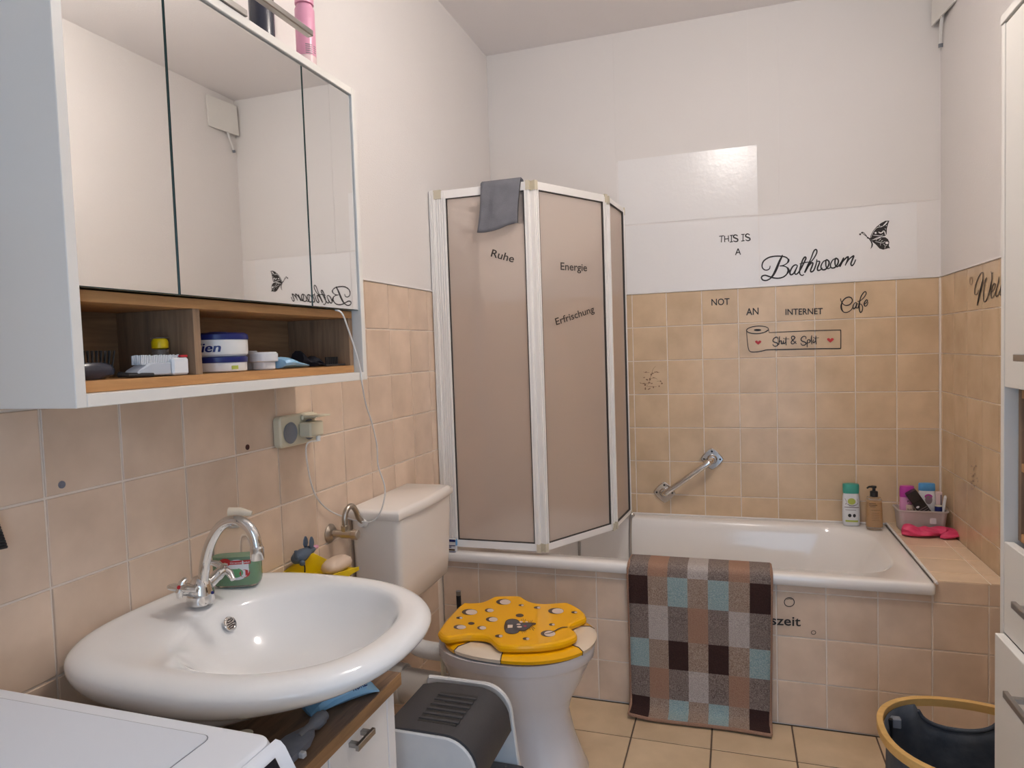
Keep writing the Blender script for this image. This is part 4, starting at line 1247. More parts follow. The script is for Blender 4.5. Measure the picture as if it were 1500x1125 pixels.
Y0, Y1 = -2.334, -1.838
SKP = [(.004, .30, .12, .13, .66, 2.3, 0), (.003, .36, .085, .095, .69, 2.3, 0), (.002, .43, .06, .065, .722, 2.3, .3), (.002, .505, .026, .028, .748, 2.3, .7), (.002, .557, .003, .006, .772, 2.3, .8), (.002, .5745, -.006, -.002, .789, 2.3, .8), (.003, .572, -.003, .002, .801, 2.3, .8), (.008, .562, .010, .012, .8095, 2.3, .7),
       (.020, .548, .028, .026, .8125, 2.3, .6), (.045, .530, .046, .042, .8105, 2.3, .5), (.090, .521, .056, .051, .8075, 2.3, .35), (.125, .514, .066, .058, .8025, 2.3, .2), (.146, .506, .083, .065, .792, 2.3, 0), (.160, .494, .107, .076, .770, 2.2, 0), (.19, .462, .145, .102, .735, 2.1, 0), (.225, .42, .185, .145, .708, 2.05, 0), (.27, .37, .23, .2, .699, 2, 0)]
SKI = []
for a_ in range(len(SKP) - 1):
    q0, q1, q2, q3 = SKP[max(a_ - 1, 0)], SKP[a_], SKP[a_ + 1], SKP[min(a_ + 2, len(SKP) - 1)]
    for t_ in (0, 1 / 3, 2 / 3):
        SKI.append(tuple(.5 * (2 * b1 + (b2 - b0) * t_ + (2 * b0 - 5 * b1 + 4 * b2 - b3) * t_ * t_ + (3 * b1 - b0 - 3 * b2 + b3) * t_ ** 3) for b0, b1, b2, b3 in zip(q0, q1, q2, q3)))
SKI.append(SKP[-1])
rings = [sk_ring(max(.002, p_[0]), p_[1], Y0 + p_[2], Y1 - p_[3], p_[4], p_[5], 72, flat=max(0, p_[6])) for p_ in SKI]
obj('basin', MB().loft(rings), M_CERAMIC, sk, smooth=180)
ovr = obj('overflow_grate', MB().lathe([(.0135, -.003), (.0145, .001), (.0135, .003), (.0115, .0035), (.0112, .0015)], (0, 0, 0), 24, 'x'), M_CHROME, sk)
pv = at('x', .168, 337, 914)
ovr.location = pv - worldloc(sk); ovr.rotation_euler = (0, math.radians(-28), 0)
dots = MB()
for r_, nn in ((0, 1), (.004, 6), (.0082, 10)):
    for i in range(nn):
        a = 2 * PI * i / nn
        dots.lathe([(.0012, .0016), (.0012, .0026)], (0, r_ * math.cos(a), r_ * math.sin(a)), 6, 'x')
dd = obj('hole', dots, M_BLACKP, ovr); dd['kind'] = 'stuff'
dd.location = (.003, 0, 0)
obj('drain', MB().lathe([(.022, .698), (.024, .7005), (.018, .702), (.006, .7015)], (.32, -2.09, .0), 24), M_CHROME, sk)

# faucet
FC = Vector((.112, -2.052, .811))
fa = thing('faucet', 'chrome two-handle faucet with a tall curved spout on the washbasin', 'faucet', FC)
obj('base', MB().lathe([(.024, 0), (.0255, .004), (.0245, .018), (.021, .034), (.017, .044), (.012, .05)], FC, 28), M_CHROME, fa)
sp = [FC + Vector(v) for v in ((.006, 0, .03), (.014, 0, .075), (.030, 0, .118), (.058, 0, .152), (.092, 0, .163), (.118, 0, .152), (.131, 0, .132), (.134, 0, .112))]
obj('spout', MB().tube(sp, .0098, 16, smooth=5), M_CHROME, fa)
e = sp[-1]
obj('aerator', MB().lathe([(.0118, -.020), (.0125, -.018), (.0125, .002), (.0108, .004), (.0102, .008)], e, 20), M_CHROME, fa)
for sgn in (-1, 1):
    d = Vector((.010, sgn * .055, .030)); dn = d.normalized()
    h0 = FC + Vector((0, sgn * .010, .024))
    hd = obj('handle', MB().tube([h0, h0 + dn * .030, h0 + dn * .034, h0 + dn * .048], [.0115, .0105, .012, .0105], 14), M_CHROME, fa)
    ctr = h0 + dn * .050
    side = dn.cross(Vector((1, 0, 0))).normalized()
    ax1 = Vector((1, 0, 0)) if sgn < 0 else Vector((.85, 0, -.5)).normalized()
    mbh = MB()
    for q in ((ax1, 1), (ax1, -1), (dn.cross(ax1).normalized(), 1), (dn.cross(ax1).normalized(), -1)):
        L = .030 if q[0] is ax1 else .016
        mbh.tube([ctr, ctr + q[0] * q[1] * L * .55 + dn * .002, ctr + q[0] * q[1] * L - dn * .004], [.0075, .0068, .0050], 12)
    obj('handle_cross', mbh, M_CHROME, hd)
    obj('dot', MB().tube([ctr + dn * .0068, ctr + dn * .0085], .0035, 10), M_MRED if sgn < 0 else M_BLUE, hd)
obj('marker', MB().tube([FC + Vector((.0235, .004, .020)), FC + Vector((.0250, .004, .0205))], .003, 10), M_BLUE, fa)

# green soap bottle
SBc = Vector((.108, -1.945, .8115))
sb = thing('soap_bottle', 'clear flat soap refill bottle with green liquid behind the faucet', 'soap bottle', SBc)
rot = math.radians(22)
obj('liquid', bottle_body(MB(), SBc, [(.92, .003), (.97, .010), (.965, .060), (.95, .061)], .0440, .0235, 4, rotz=rot), M_GREEN, sb)
obj('body', bottle_body(MB(), SBc, [(.88, 0), (.97, .004), (1.0, .012), (1.0, .075), (.97, .093), (.85, .106), (.55, .114), (.36, .118)], .0460, .0255, 4, rotz=rot), M_CLEAR, sb)
obj('cap', MB().lathe([(.0155, .1185), (.0165, .120), (.0165, .134), (.010, .135), (.008, .142)], SBc, 20), mat('clear_pump', (.8, .76, .70), .15, trans=.6, ior=1.2), sb)
obj('pump', MB().tube([SBc + Vector((-.010, -.004, .147)), SBc + Vector((.012, .004, .148)), SBc + Vector((.032, .012, .143))], [.011, .009, .005], 12), mat('cream_pump', (.72, .64, .52), .25), sb)
face_print(sb, SBc + Vector((0, 0, 0)), .0460, .0255, [
    (M_OFFW, 'ell', [(.15, .036, .52, .021)]), (M_GREEN, 'ell', [(.08, .030, .34, .010)]), (M_OFFW, 'rect', [(-.30, .66, .038, .047)]),
    (M_RED, 'rect', [(-.36, .74, .047, .055)]), (M_RED, 'ell', [(-.34, .052, .26, .008), (.48, .028, .22, .008)])], rotz=rot, n=4, off=.0010)
face_print(sb, SBc, .0460, .0255, [(M_OFFW, 'text', [('Granatapfel', -.12, .70, .0493, .0032)])], rotz=rot, n=4, off=.0016)

# ------------------------------------------------------------------ vanity
va = thing('vanity_cabinet', 'white vanity cabinet with brown wood worktop under the washbasin', 'cabinet', (.2, -2.15, 0))
VZ = .624
M_VANW = mat('vanity_white', (0.90, 0.885, 0.88), 0.35)
obj('worktop', MB().box(.004, .425, -2.446, -1.862, VZ - .026, VZ, .001), M_WALN, va)
obj('worktop_edge', MB().box(.4252, .4268, -2.446, -1.862, VZ - .0255, VZ - .0005), M_EDGE, va, smooth=0)
obj('body', MB().box(.004, .395, -2.44, -1.868, .08, VZ - .027), M_VANW, va, smooth=0)
obj('plinth', MB().box(.02, .37, -2.43, -1.878, .001, .079), M_WHITE, va, smooth=0)
obj('post', MB().box(.3955, .412, -1.897, -1.869, .085, VZ - .029, .001), M_VANW, va)
d = obj('door', MB().box(.3955, .412, -2.10, -1.9, .085, VZ - .030, .0015), M_VANW, va)
obj('handle', MB().box(.4285, .436, -2.045, -1.985, .566, .578, .001).box(.4122, .429, -2.04, -2.03, .568, .576).box(.4122, .429, -2.0, -1.99, .568, .576), M_STEEL, d)
d = obj('door', MB().box(.3955, .412, -2.43, -2.103, .085, VZ - .030, .0015), M_VANW, va)
obj('handle', MB().box(.4285, .436, -2.30, -2.24, .566, .578, .001).box(.4122, .429, -2.295, -2.285, .568, .576).box(.4122, .429, -2.255, -2.245, .568, .576), M_STEEL, d)
# things on the worktop
zv = VZ + .0005
h1 = at('z', VZ + .012, 470, 1052); h0 = at('z', VZ + .012, 425, 1092)
hbz = thing('scrub_brush', 'grey plastic brush lying on the wooden worktop', 'brush', (.38, -2.12, zv))
dirv = (h1 - h0).normalized()
obj('handle', MB().tube([h1 + dirv * .01, h1, h0 + (h1 - h0) * .6, h0 + (h1 - h0) * .25], [.010, .013, .0085, .0085], 12, smooth=4), M_GREYP, hbz)
hp = h0 + Vector((0, 0, 0)); nrm = Vector((-dirv.y, dirv.x, 0)).normalized()
blade = []
for z_, s_ in ((zv + .002, 1.0), (zv + .013, 1.0), (zv + .016, .8)):
    blade.append([tuple(Vector((hp.x, hp.y, z_)) + dirv * a * s_ + nrm * b_ * s_) for a, b_ in ((.05, -.012), (.02, -.024), (-.035, -.026), (-.04, 0), (-.035, .026), (.02, .024), (.05, .012))])
obj('head', MB().loft(blade), mat('grey_blue_plastic', (.20, .22, .27), .45, noise=(40, .6, (.28, .30, .36))), hbz)
wp_ = at('z', VZ + .02, 505, 1020)
pk = MB()
axp = Vector((.55, .83, 0)).normalized(); nnp = Vector((axp.y, -axp.x, 0))
pp = [(-.070, .004, .024), (-.055, .014, .030), (-.03, .024, .034), (.005, .029, .036), (.035, .024, .033), (.055, .012, .028), (.066, .003, .024)]
pw = at('z', VZ + .015, 509, 1016); pc = Vector((pw.x - .012, pw.y, zv))
pk.loft([[tuple(pc + axp * a + nnp * (w_ * math.cos(q) * (1 + .08 * math.sin(3 * q + a * 60))) + Vector((0, 0, .001 + h_ * .9 * (1 + max(-1, math.sin(q))) * (1 + .1 * math.cos(5 * q + a * 50))))) for q in [2 * PI * i / 14 for i in range(14)]] for a, h_, w_ in pp])
wpk = tag(obj('wipes_packet', pk, M_LBLUE, smooth=20), 'light blue packet on the wooden worktop under the washbasin', 'packet')
mb = MB()
b0 = pc + nnp * .0385 + Vector((0, 0, .030))
text_on(mb, 'KURZ', b0 + axp * .006, b0 + axp * .036 - nnp * .0035, b0 + axp * .006 - nnp * .006 + Vector((0, 0, .011)))
obj('lettering', mb, M_BLUE, wpk, smooth=0)
t0 = at('z', VZ + .03, 400, 1060)
tag(obj('shaving_brush', MB().lathe([(.010, 0), (.013, .004), (.011, .03), (.008, .034)], (.350, -2.23, zv), 16, mi=1).lathe([(.008, .0345), (.012, .055), (.014, .066), (.004, .068)], (.350, -2.23, zv), 16, mi=0), [M_CREAM, mat('dark_plum_plastic', (.06, .02, .05), .4)]), 'small brush with pale bristles and dark handle behind the washing machine', 'brush')
t1 = at('z', VZ + .006, 432, 1103)
rzv = thing('razor', 'white disposable razor on the worktop beside the washing machine', 'razor', (t1.x, t1.y, zv))
obj('head', MB().box(t1.x - .020, t1.x + .02, t1.y - .005, t1.y + .005, zv, zv + .010, .002), M_OFFW, rzv)
obj('handle', MB().tube([(t1.x - .005, t1.y - .006, zv + .006), (t1.x + .002, t1.y - .06, zv + .006)], .0045, 10), M_GREYP, rzv)

# ------------------------------------------------------------------ washing machine
wm = thing('washing_machine', 'white front-loading washing machine at the lower left', 'washing machine', (.3, -2.75, 0))
WY0, WY1 = -3.046, -2.450
obj('body', MB().box(.04, .585, WY0 + .003, WY1 - .003, .01, .815, .006), mat('washer_enamel', (.74, .75, .77), .3), wm)
M_WASH = mat('washer_plastic', (.76, .79, .85), .28)
tp = []
for e_, z_ in ((.0, .8155), (.0, .842), (.002, .8475), (.007, .850)):
    tp.append([(x, y, z_) for x, y in rrect(.045 + e_, .590 - e_, WY0 + e_, WY1 - e_, .022, 6)])
obj('top_panel', MB().loft(tp), M_WASH, wm, smooth=40)
lidp = rrect(.07, .520, WY0 + .018, WY1 - .022, .012, 4)
gr = MB(); q = inset(lidp, .0012)
n_ = len(lidp)
gr.add([(x, y, .8502) for x, y in lidp] + [(x, y, .8502) for x, y in q], [(i, (i + 1) % n_, n_ + (i + 1) % n_, n_ + i) for i in range(n_)])
obj('panel_joint', gr, M_GREYP, wm, smooth=0)
obj('top_plate', MB().prism(inset(lidp, .0014), 'z', .8501, .8508), mat('washer_top_plate', (.71, .745, .81), .35), wm, smooth=0)
fr_ = [(.5905, .8485), (.597, .8475), (.603, .842), (.640, .775), (.642, .705), (.60, .70), (.588, .8145), (.5905, .815)]
obj('control_panel', MB().prism(fr_, 'y', WY0 + .004, WY1 - .004, .002), M_WASH, wm)


def on_slope(y, t):
    a, b_ = Vector((.603, 0, .842)), Vector((.640, 0, .775)); v = a + (b_ - a) * t
    return (v.x + .0012, y, v.z + .0006)


mb = MB()
vs = [on_slope(y, t) for y in (-2.80, -2.476) for t in (.02, .96)]
mb.add(vs, [(0, 2, 3, 1)])
dp = obj('display', mb, M_DARKGL, wm, smooth=0)
mb = MB()
for k_, yy in enumerate((-2.50, -2.512, -2.526)):
    ring_flat(mb, yy, .45, .004, .10, .0016, lambda u, v: tuple(Vector(on_slope(u, v)) + Vector((.0006, 0, .0002))), 12)
obj('symbols', mb, M_GREYT, dp, smooth=0)
for x in (.08, .54):
    for y in (WY0 + .06, WY1 - .06): obj('foot', MB().lathe([(.02, .0005), (.022, .003), (.018, .011)], (x, y, 0), 12), M_BLACKP, wm)
obj('door', MB().lathe([(.17, .590), (.175, .600), (.155, .612), (.12, .606), (.10, .600)], (0, (WY0 + WY1) / 2, .42), 36, 'x'), M_GREYP, wm)

# ------------------------------------------------------------------ toilet
TYC = -1.168
to = thing('toilet', 'white floor-standing toilet with a yellow cheese-pattern seat', 'toilet', (.4, TYC, 0))


def t_ring(xb, xf, hw, z, nb=2.4, nf=2.0, k=40, xc=None):
    xc = xc if xc is not None else xb + (xf - xb) * .5
    out = []
    for i in range(k):
        t = 2 * PI * i / k; c, s = math.cos(t), math.sin(t)
        n = nf if c > 0 else nb
        a = (xf - xc) if c > 0 else (xc - xb)
        out.append((xc + a * math.copysign(abs(c) ** (2 / n), c), TYC + hw * math.copysign(abs(s) ** (2 / n), s), z))
    return out


rings = [t_ring(.28, .645, .122, .001, 3.5, 3.2), t_ring(.275, .648, .125, .012, 3.5, 3.2), t_ring(.28, .632, .112, .06, 3.2, 2.8), t_ring(.285, .612, .100, .13, 2.8, 2.4), t_ring(.285, .598, .100, .20, 2.6, 2.2),
         t_ring(.265, .608, .115, .24, 2.5, 2.1), t_ring(.235, .645, .155, .31, 2.5, 2.0), t_ring(.22, .664, .172, .355, 2.6, 2.0), t_ring(.215, .670, .178, .368, 2.6, 2.0), t_ring(.213, .678, .182, .374, 2.6, 2.0), t_ring(.213, .680, .183, .400, 2.6, 2.0),
         t_ring(.217, .676, .190, .406, 2.6, 2.0), t_ring(.26, .625, .145, .404, 2.4, 2.0), t_ring(.28, .60, .12, .34, 2.2, 2.0), t_ring(.33, .54, .07, .24, 2, 2)]
obj('bowl', MB().loft(rings), M_TOILET, to, smooth=60)
# seat ring: yellow and cream sections
st = t_ring(.232, .684, .185, 0, 2.6, 2.05, 72); sti = t_ring(.30, .60, .115, 0, 2.2, 2.0, 72)
prof = [(0.02, .4075), (0.0, .411), (-.002, .421), (.012, .4290), (.05, .4310)]
cxs, cys = .455, TYC


def sec(i0, i1, m, nm):
    mbx = MB(); P_ = []
    for i in range(i0, i1 + 1):
        o_ = Vector(st[i % 72]); q_ = Vector(sti[i % 72]); col_ = []
        for e_, z_ in prof:
            v = o_ + (q_ - o_).normalized() * e_; col_.append((v.x, v.y, z_))
        col_.append((q_.x, q_.y, .428)); col_.append((q_.x, q_.y, .409))
        P_.append(col_)
    mbx.loft(P_)
    return obj(nm, mbx, m, to, smooth=40)


# angle index 0 = front (+x), 18 = far side (+y), 36 = back, 54 = near side (-y)
seat_sections = [(37, 47, M_YELLOW), (47, 54, M_LIDCREAM), (54, 67, M_YELLOW), (67, 77, M_LIDCREAM), (5, 20, M_YELLOW), (20, 30, M_LIDCREAM), (30, 37, M_YELLOW)]
for i0, i1, m in seat_sections: sec(i0, i1, m, 'seat_section')
for i in (47, 54, 67, 5, 20, 30):
    o_ = Vector(st[i % 72]); q_ = Vector(sti[i % 72]); pts_ = []
    for e_, z_ in prof:
        v = o_ + (q_ - o_).normalized() * (e_ - .0006); pts_.append(Vector((v.x, v.y, z_ + (.0006 if z_ > .425 else 0))))
    obj('seat_outline', MB().tube(pts_, .0016, 6), M_HOLED, to)
# lid, an irregular cheese slice
LZ = .4555
cl_ = crop('z', LZ - .008, 640, 860, 6.25)
out2 = [(8, 425), (60, 345), (120, 275), (230, 165), (300, 160), (380, 157), (430, 145), (480, 122), (530, 101), (640, 95), (765, 98), (815, 125), (865, 150), (930, 163), (1010, 166), (1120, 158), (1200, 158), (1285, 195), (1345, 240), (1366, 268), (1363, 298),
        (1310, 322), (1255, 345), (1222, 368), (1232, 392), (1275, 425), (1284, 452), (1262, 480), (1150, 522), (1000, 548), (820, 560), (640, 560), (565, 550), (525, 520), (485, 482), (430, 462), (340, 456), (240, 462), (150, 474), (90, 478), (35, 462)]
pl = [cl_(u, v) for u, v in out2]
pl = spline([Vector((p.x, p.y, 0)) for p in pl + [pl[0]]], 3)[:-1]
poly = [(p.x, p.y) for p in pl]
i1 = inset(poly, .003); i2 = inset(poly, .0085)
rg = [[(x, y, .4322) for x, y in i2], [(x, y, .434) for x, y in i1], [(x, y, .4385) for x, y in poly], [(x, y, .4455) for x, y in poly], [(x, y, .4515) for x, y in i1], [(x, y, .4548) for x, y in i2]]
lid = obj('lid', MB().loft(rg, cap0=True, cap1=True), M_YELLOW, to, smooth=24)
c1 = crop('z', LZ, 640, 860, 6.25); c2 = crop('z', LZ + .0004, 640, 860, 6.25); c3 = crop('z', LZ + .0008, 640, 860, 6.25); c4 = crop('z', LZ + .0012, 640, 860, 6.25)
big = [(610, 135, 68, 27), (300, 228, 72, 28), (1090, 218, 72, 28), (1018, 425, 68, 30), (503, 295, 55, 23), (210, 365, 58, 21), (480, 212, 42, 18), (410, 372, 42, 18)]
sml = [(772, 165, 25, 9), (918, 187, 32, 11), (1258, 230, 28, 10), (207, 281, 30, 11), (568, 447, 36, 14), (817, 472, 32, 13), (1053, 342, 28, 11)]


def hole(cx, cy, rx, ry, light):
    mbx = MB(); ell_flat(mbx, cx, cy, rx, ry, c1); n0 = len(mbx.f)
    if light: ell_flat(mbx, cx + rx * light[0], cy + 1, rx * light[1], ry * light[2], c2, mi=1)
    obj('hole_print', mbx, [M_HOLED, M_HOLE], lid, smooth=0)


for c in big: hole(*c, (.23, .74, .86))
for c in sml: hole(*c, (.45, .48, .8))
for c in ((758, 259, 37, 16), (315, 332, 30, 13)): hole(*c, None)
mbd = MB()
hull_ribbon(mbd, [(990, 428), (1050, 415), (1110, 382), (1150, 368), (1195, 365)], 9, c3)
obj('tail_print', mbd, M_HOLED, lid, smooth=0)
k1 = crop('z', LZ + .0002, 730, 890, 16.667); k2 = crop('z', LZ + .0006, 730, 890, 16.667); k3 = crop('z', LZ + .0010, 730, 890, 16.667); k4 = crop('z', LZ + .0014, 730, 890, 16.667)
o1, o2, o3, o4 = MB(), MB(), MB(), MB()
for c in ((345, 362, 178, 92), (335, 558, 182, 90)): ell_flat(o1, *c, k1)
poly_flat(o1, [(165, 360), (140, 460), (160, 560), (300, 600), (520, 575), (640, 575), (760, 500), (830, 440), (915, 405), (905, 375), (830, 365), (700, 365), (560, 360), (400, 330), (250, 340)], k1, smooth=3)
for s in ([(575, 340), (560, 275)], [(605, 335), (605, 268)], [(640, 340), (660, 282)], [(750, 380), (735, 320)], [(775, 375), (785, 315)], [(800, 375), (830, 305)], [(575, 565), (590, 625)], [(610, 565), (640, 610)], [(655, 550), (675, 600)], [(770, 480), (778, 550)], [(800, 470), (860, 560)], [(815, 450), (895, 515)]):
    hull_ribbon(o1, s, 18, k1)
ell_flat(o1, 870, 395, 52, 26, k3)
for c in ((350, 366, 160, 76), (340, 556, 165, 75)): ell_flat(o2, *c, k2)
poly_flat(o2, [(360, 420), (480, 395), (600, 382), (790, 385), (800, 425), (720, 500), (620, 550), (520, 545), (380, 540)], k2, smooth=3)
for c in ((495, 408, 52, 17), (515, 470, 62, 20), (555, 350, 40, 20), (690, 350, 34, 10)): ell_flat(o3, *c, k3)
poly_flat(o3, [(228, 420), (352, 420), (345, 488), (225, 498)], k3)
poly_flat(o4, [(605, 450), (655, 428), (705, 450), (655, 472)], k3)
obj('mouse_print', o1, M_HOLED, lid, smooth=0); obj('mouse_print', o2, M_MGREY, lid, smooth=0); obj('mouse_print', o3, M_HOLE, lid, smooth=0); obj('mouse_print', o4, M_MPINK, lid, smooth=0)
for y in (-.075, .075):
    obj('hinge', MB().lathe([(.011, .405), (.011, .432), (.008, .434)], (.243, TYC + y, 0), 14), M_CHROME, to)
obj('seat_bolt', MB().tube([(.243, TYC - .10, .31), (.243, TYC - .10, .372)], .006, 8), M_CREAM, to)
# pipes
obj('flush_pipe', MB().tube([(.09, TYC, .480), (.09, TYC, .40), (.10, TYC, .355), (.13, TYC, .336), (.232, TYC, .332)], .027, 16, smooth=4), M_PLASTIC, to)
obj('waste_pipe', MB().tube([(.004, TYC, .215), (.32, TYC, .205)], .052, 24).lathe([(.060, .03), (.062, .034), (.062, .058), (.060, .062)], (0, TYC, .214), 24, 'x').lathe([(.058, .255), (.060, .26), (.060, .285), (.057, .29)], (0, TYC, .207), 24, 'x'), M_PIPE, to)

# cistern
ci = thing('toilet_cistern', 'white plastic wall cistern behind the toilet', 'cistern', (.08, TYC, .49))


def ci_ring(x1, ya, yb, z, r=.02, chx=.0): return [(x, y, z) for x, y in rrect(.003, x1, ya, yb, r, 5)]


obj('tank', MB().loft([ci_ring(.10, TYC - .115, TYC + .115, .482), ci_ring(.155, TYC - .17, TYC + .175, .535, .022), ci_ring(.160, TYC - .178, TYC + .182, .60, .022), ci_ring(.166, TYC - .187, TYC + .192, .792, .022)]), M_CISTERN, ci, smooth=45)


def lid_ring(e, z):
    pts = []
    for i in range(17):
        t = i / 16
        y = TYC - .192 + e + (.389 - 2 * e) * t
        pts.append((.168 - e + .010 * math.sin(PI * t), y, z))
    return [(.003, TYC - .192 + e, z)] + pts + [(.003, TYC + .197 - e, z)]


obj('tank_lid', MB().loft([lid_ring(.003, .7925), lid_ring(0, .797), lid_ring(0, .812), lid_ring(.004, .820), lid_ring(.012, .8235)]), M_CISTERN, ci, smooth=45)
obj('flush_plate', MB().prism(rrect(TYC - .05, TYC + .045, .70, .775, .012, 4), 'x', .166, .1685, .0008), M_CISTERN, ci) if False else None

# angle valve with flexible hose
vp = at('x', .0, 483, 781)
av = thing('angle_valve', 'dull metal angle valve with flexible hose left of the cistern', 'valve', vp)
obj('rosette', MB().lathe([(.026, .0005), (.026, .004), (.018, .012), (.011, .014)], (0, vp.y, vp.z), 24, 'x'), M_NICKEL, av)
obj('body', MB().tube([(.012, vp.y, vp.z), (.040, vp.y, vp.z), (.0405, vp.y, vp.z), (.07, vp.y, vp.z)], [.010, .010, .0125, .0115], 14), M_NICKEL, av)
obj('knob', MB().lathe([(.012, .0705), (.0145, .073), (.0145, .088), (.011, .091)], (0, vp.y, vp.z), 12, 'x'), M_NICKEL, av)
obj('nut', MB().lathe([(.0095, .008), (.0125, .012), (.0125, .024), (.009, .026)], (.05, vp.y, vp.z), 6), M_NICKEL, av)
obj('hose', MB().tube([(.05, vp.y, vp.z + .022), (.05, vp.y, vp.z + .045), (.052, vp.y + .010, vp.z + .066), (.055, vp.y + .030, vp.z + .072), (.055, vp.y + .050, vp.z + .055), (.055, vp.y + .064, vp.z + .030), (.055, TYC - .1925, vp.z + .008)], .0078, 12, smooth=5), M_NICKEL, av)
obj('cap', MB().tube([(.055, TYC - .208, vp.z + .012), (.055, TYC - .1915, vp.z + .006)], .012, 12), M_PLASTIC, av)

# toilet brush behind the bowl
tb = thing('toilet_brush', 'black toilet brush in a grey holder between toilet and bath', 'toilet brush', (.145, -.905, 0))
obj('holder', MB().lathe([(.040, .001), (.043, .004), (.041, .125), (.043, .132), (.038, .131), (.036, .01)], (.150, -.905, 0), 24), M_BLACKP, tb)
obj('rim', MB().lathe([(.0435, .1322), (.0445, .134), (.043, .136), (.039, .135)], (.150, -.905, 0), 24), M_STEEL, tb)
obj('handle', MB().tube([(.150, -.905, .06), (.146, -.905, .415)], .0085, 12), M_BLACKP, tb)
obj('handle_cap', MB().tube([(.146, -.905, .4155), (.146, -.905, .43)], .0088, 12), M_STEEL, tb)

# yellow cheese dish with a blue mouse, and cream soap
yd = thing('soap_dish', 'yellow cheese-wedge soap dish on the wall behind the washbasin', 'soap dish', (.05, -1.62, .70))
obj('wedge', MB().prism([(-1.735, .690), (-1.735, .720), (-1.66, .738), (-1.565, .752), (-1.548, .750), (-1.49, .715), (-1.49, .690)], 'x', .002, .012, .001), M_YSHELF, yd)
obj('wedge_side', MB().prism([(-1.735, .690), (-1.735, .7195), (-1.66, .7375), (-1.66, .690)], 'x', .0125, .095, .001), M_YSHELF, yd)
obj('tray', MB().box(.0125, .105, -1.6595, -1.485, .688, .697, .001), M_YSHELF, yd)
obj('front_lip', MB().prism([(-1.735, .690), (-1.735, .716), (-1.60, .718), (-1.485, .700), (-1.485, .690)], 'x', .1055, .109, .001), M_YSHELF, yd)
ms = thing('mouse_figurine', 'small blue grey mouse figurine sitting on the yellow soap dish', 'figurine', (.03, -1.62, .75))
mz = .768
obj('body', MB().loft([[(.035 + .016 * s * math.cos(a), y, mz + dz + .015 * s * math.sin(a)) for a in [2 * PI * i / 16 for i in range(16)]] for y, s, dz in ((-1.664, .25, 0), (-1.660, .75, 0), (-1.648, 1.05, .001), (-1.630, 1.1, .002), (-1.612, .85, .004), (-1.602, .7, .006), (-1.592, .72, .006), (-1.582, .45, .004), (-1.573, .2, .003))]), M_BLUEGREY, ms, smooth=60)
obj('snout', MB().loft([[(.035 + .007 * s * math.cos(a), y, mz + .006 + .006 * s * math.sin(a)) for a in [2 * PI * i / 12 for i in range(12)]] for y, s in ((-1.583, .7), (-1.574, 1), (-1.566, .9), (-1.562, .3))]), M_PINKC, ms, smooth=60)
for dx in (-.008, .010):
    obj('ear', MB().loft([[(.035 + dx + .0022 * math.cos(a), -1.602 + .0115 * s * math.sin(a), mz + .014 + h) for a in [2 * PI * i / 12 for i in range(12)]] for s, h in ((.5, 0), (1.0, .010), (.8, .020), (.25, .028))]), M_BLUEGREY, ms, smooth=60)
obj('foot', MB().lathe([(.003, -.006), (.007, -.003), (.007, .004), (.003, .007)], (.052, -1.654, mz - .010), 12), M_BLUEGREY, ms)
obj('hind_leg', MB().tube([(.040, -1.655, mz), (.042, -1.664, mz + .010), (.042, -1.664, mz + .024)], [.006, .005, .004], 10), M_BLUEGREY, ms)
obj('tail', MB().tube([(.044, -1.640, mz - .012), (.048, -1.639, mz - .025), (.050, -1.645, mz - .045), (.052, -1.655, mz - .060)], .0018, 8, smooth=4), M_BLACKP, ms)
tag(obj('soap_bar', MB().loft([[(x, y, z) for x, y, z in supel(.062, -1.520, .030 * s, .054 * s, 2.4, 28, .698 + h)] for s, h in ((.6, 0), (.9, .006), (1, .014), (.92, .024), (.68, .032), (.3, .036))]), mat('cream_soap', (.72, .56, .44), .4), smooth=60), 'cream oval soap bar lying in the yellow soap dish', 'soap')

# ------------------------------------------------------------------ step stool
ss = thing('step_stool', 'white step stool with black slotted tread beside the toilet', 'step stool', (.42, -1.6, 0))
SY0, SY1 = -1.735, -1.468
SZ = .418


def side_poly(dx=0):
    pts = [(.285, .001), (.285 + .01, SZ - .010)]
    pts += [(.300, SZ)]
    cxr, czr, r = .455, SZ - .075, .075
    for i in range(9):
        a = math.radians(90 - 78 * i / 8); pts.append((cxr + r * math.cos(a), czr + r * math.sin(a)))
    pts += [(.568, .001), (.510, .001), (.490, .12), (.37, .12), (.35, .001)]
    return pts


obj('side_panel', MB().prism(side_poly(), 'y', SY0, SY0 + .014, .003), M_STOOLW, ss, smooth=40)
obj('side_panel', MB().prism(side_poly(), 'y', SY1 - .014, SY1, .003), M_STOOLW, ss, smooth=40)
up_, lo_ = [], []
for x, z in [(.300, SZ - .012), (.34, SZ - .002), (.38, SZ), (.42, SZ), (.455, SZ)]: up_.append((x, z + .006))
for i in range(1, 8):
    a = math.radians(90 - 72 * i / 7); up_.append((.455 + .081 * math.cos(a), SZ - .075 + .081 * math.sin(a)))
up_.append((.538, SZ - .095))
lo_ = [(x - .004, z - .007) for x, z in up_][::-1]
tr = MB(); tr.prism(up_ + lo_, 'y', SY0 + .006, -1.512)
obj('tread', tr, M_ANTH, ss, smooth=40)
a0 = at('z', SZ + .007, 645, 1013); a1 = at('z', SZ + .007, 699, 1021); b0 = at('z', SZ + .007, 617, 1054)
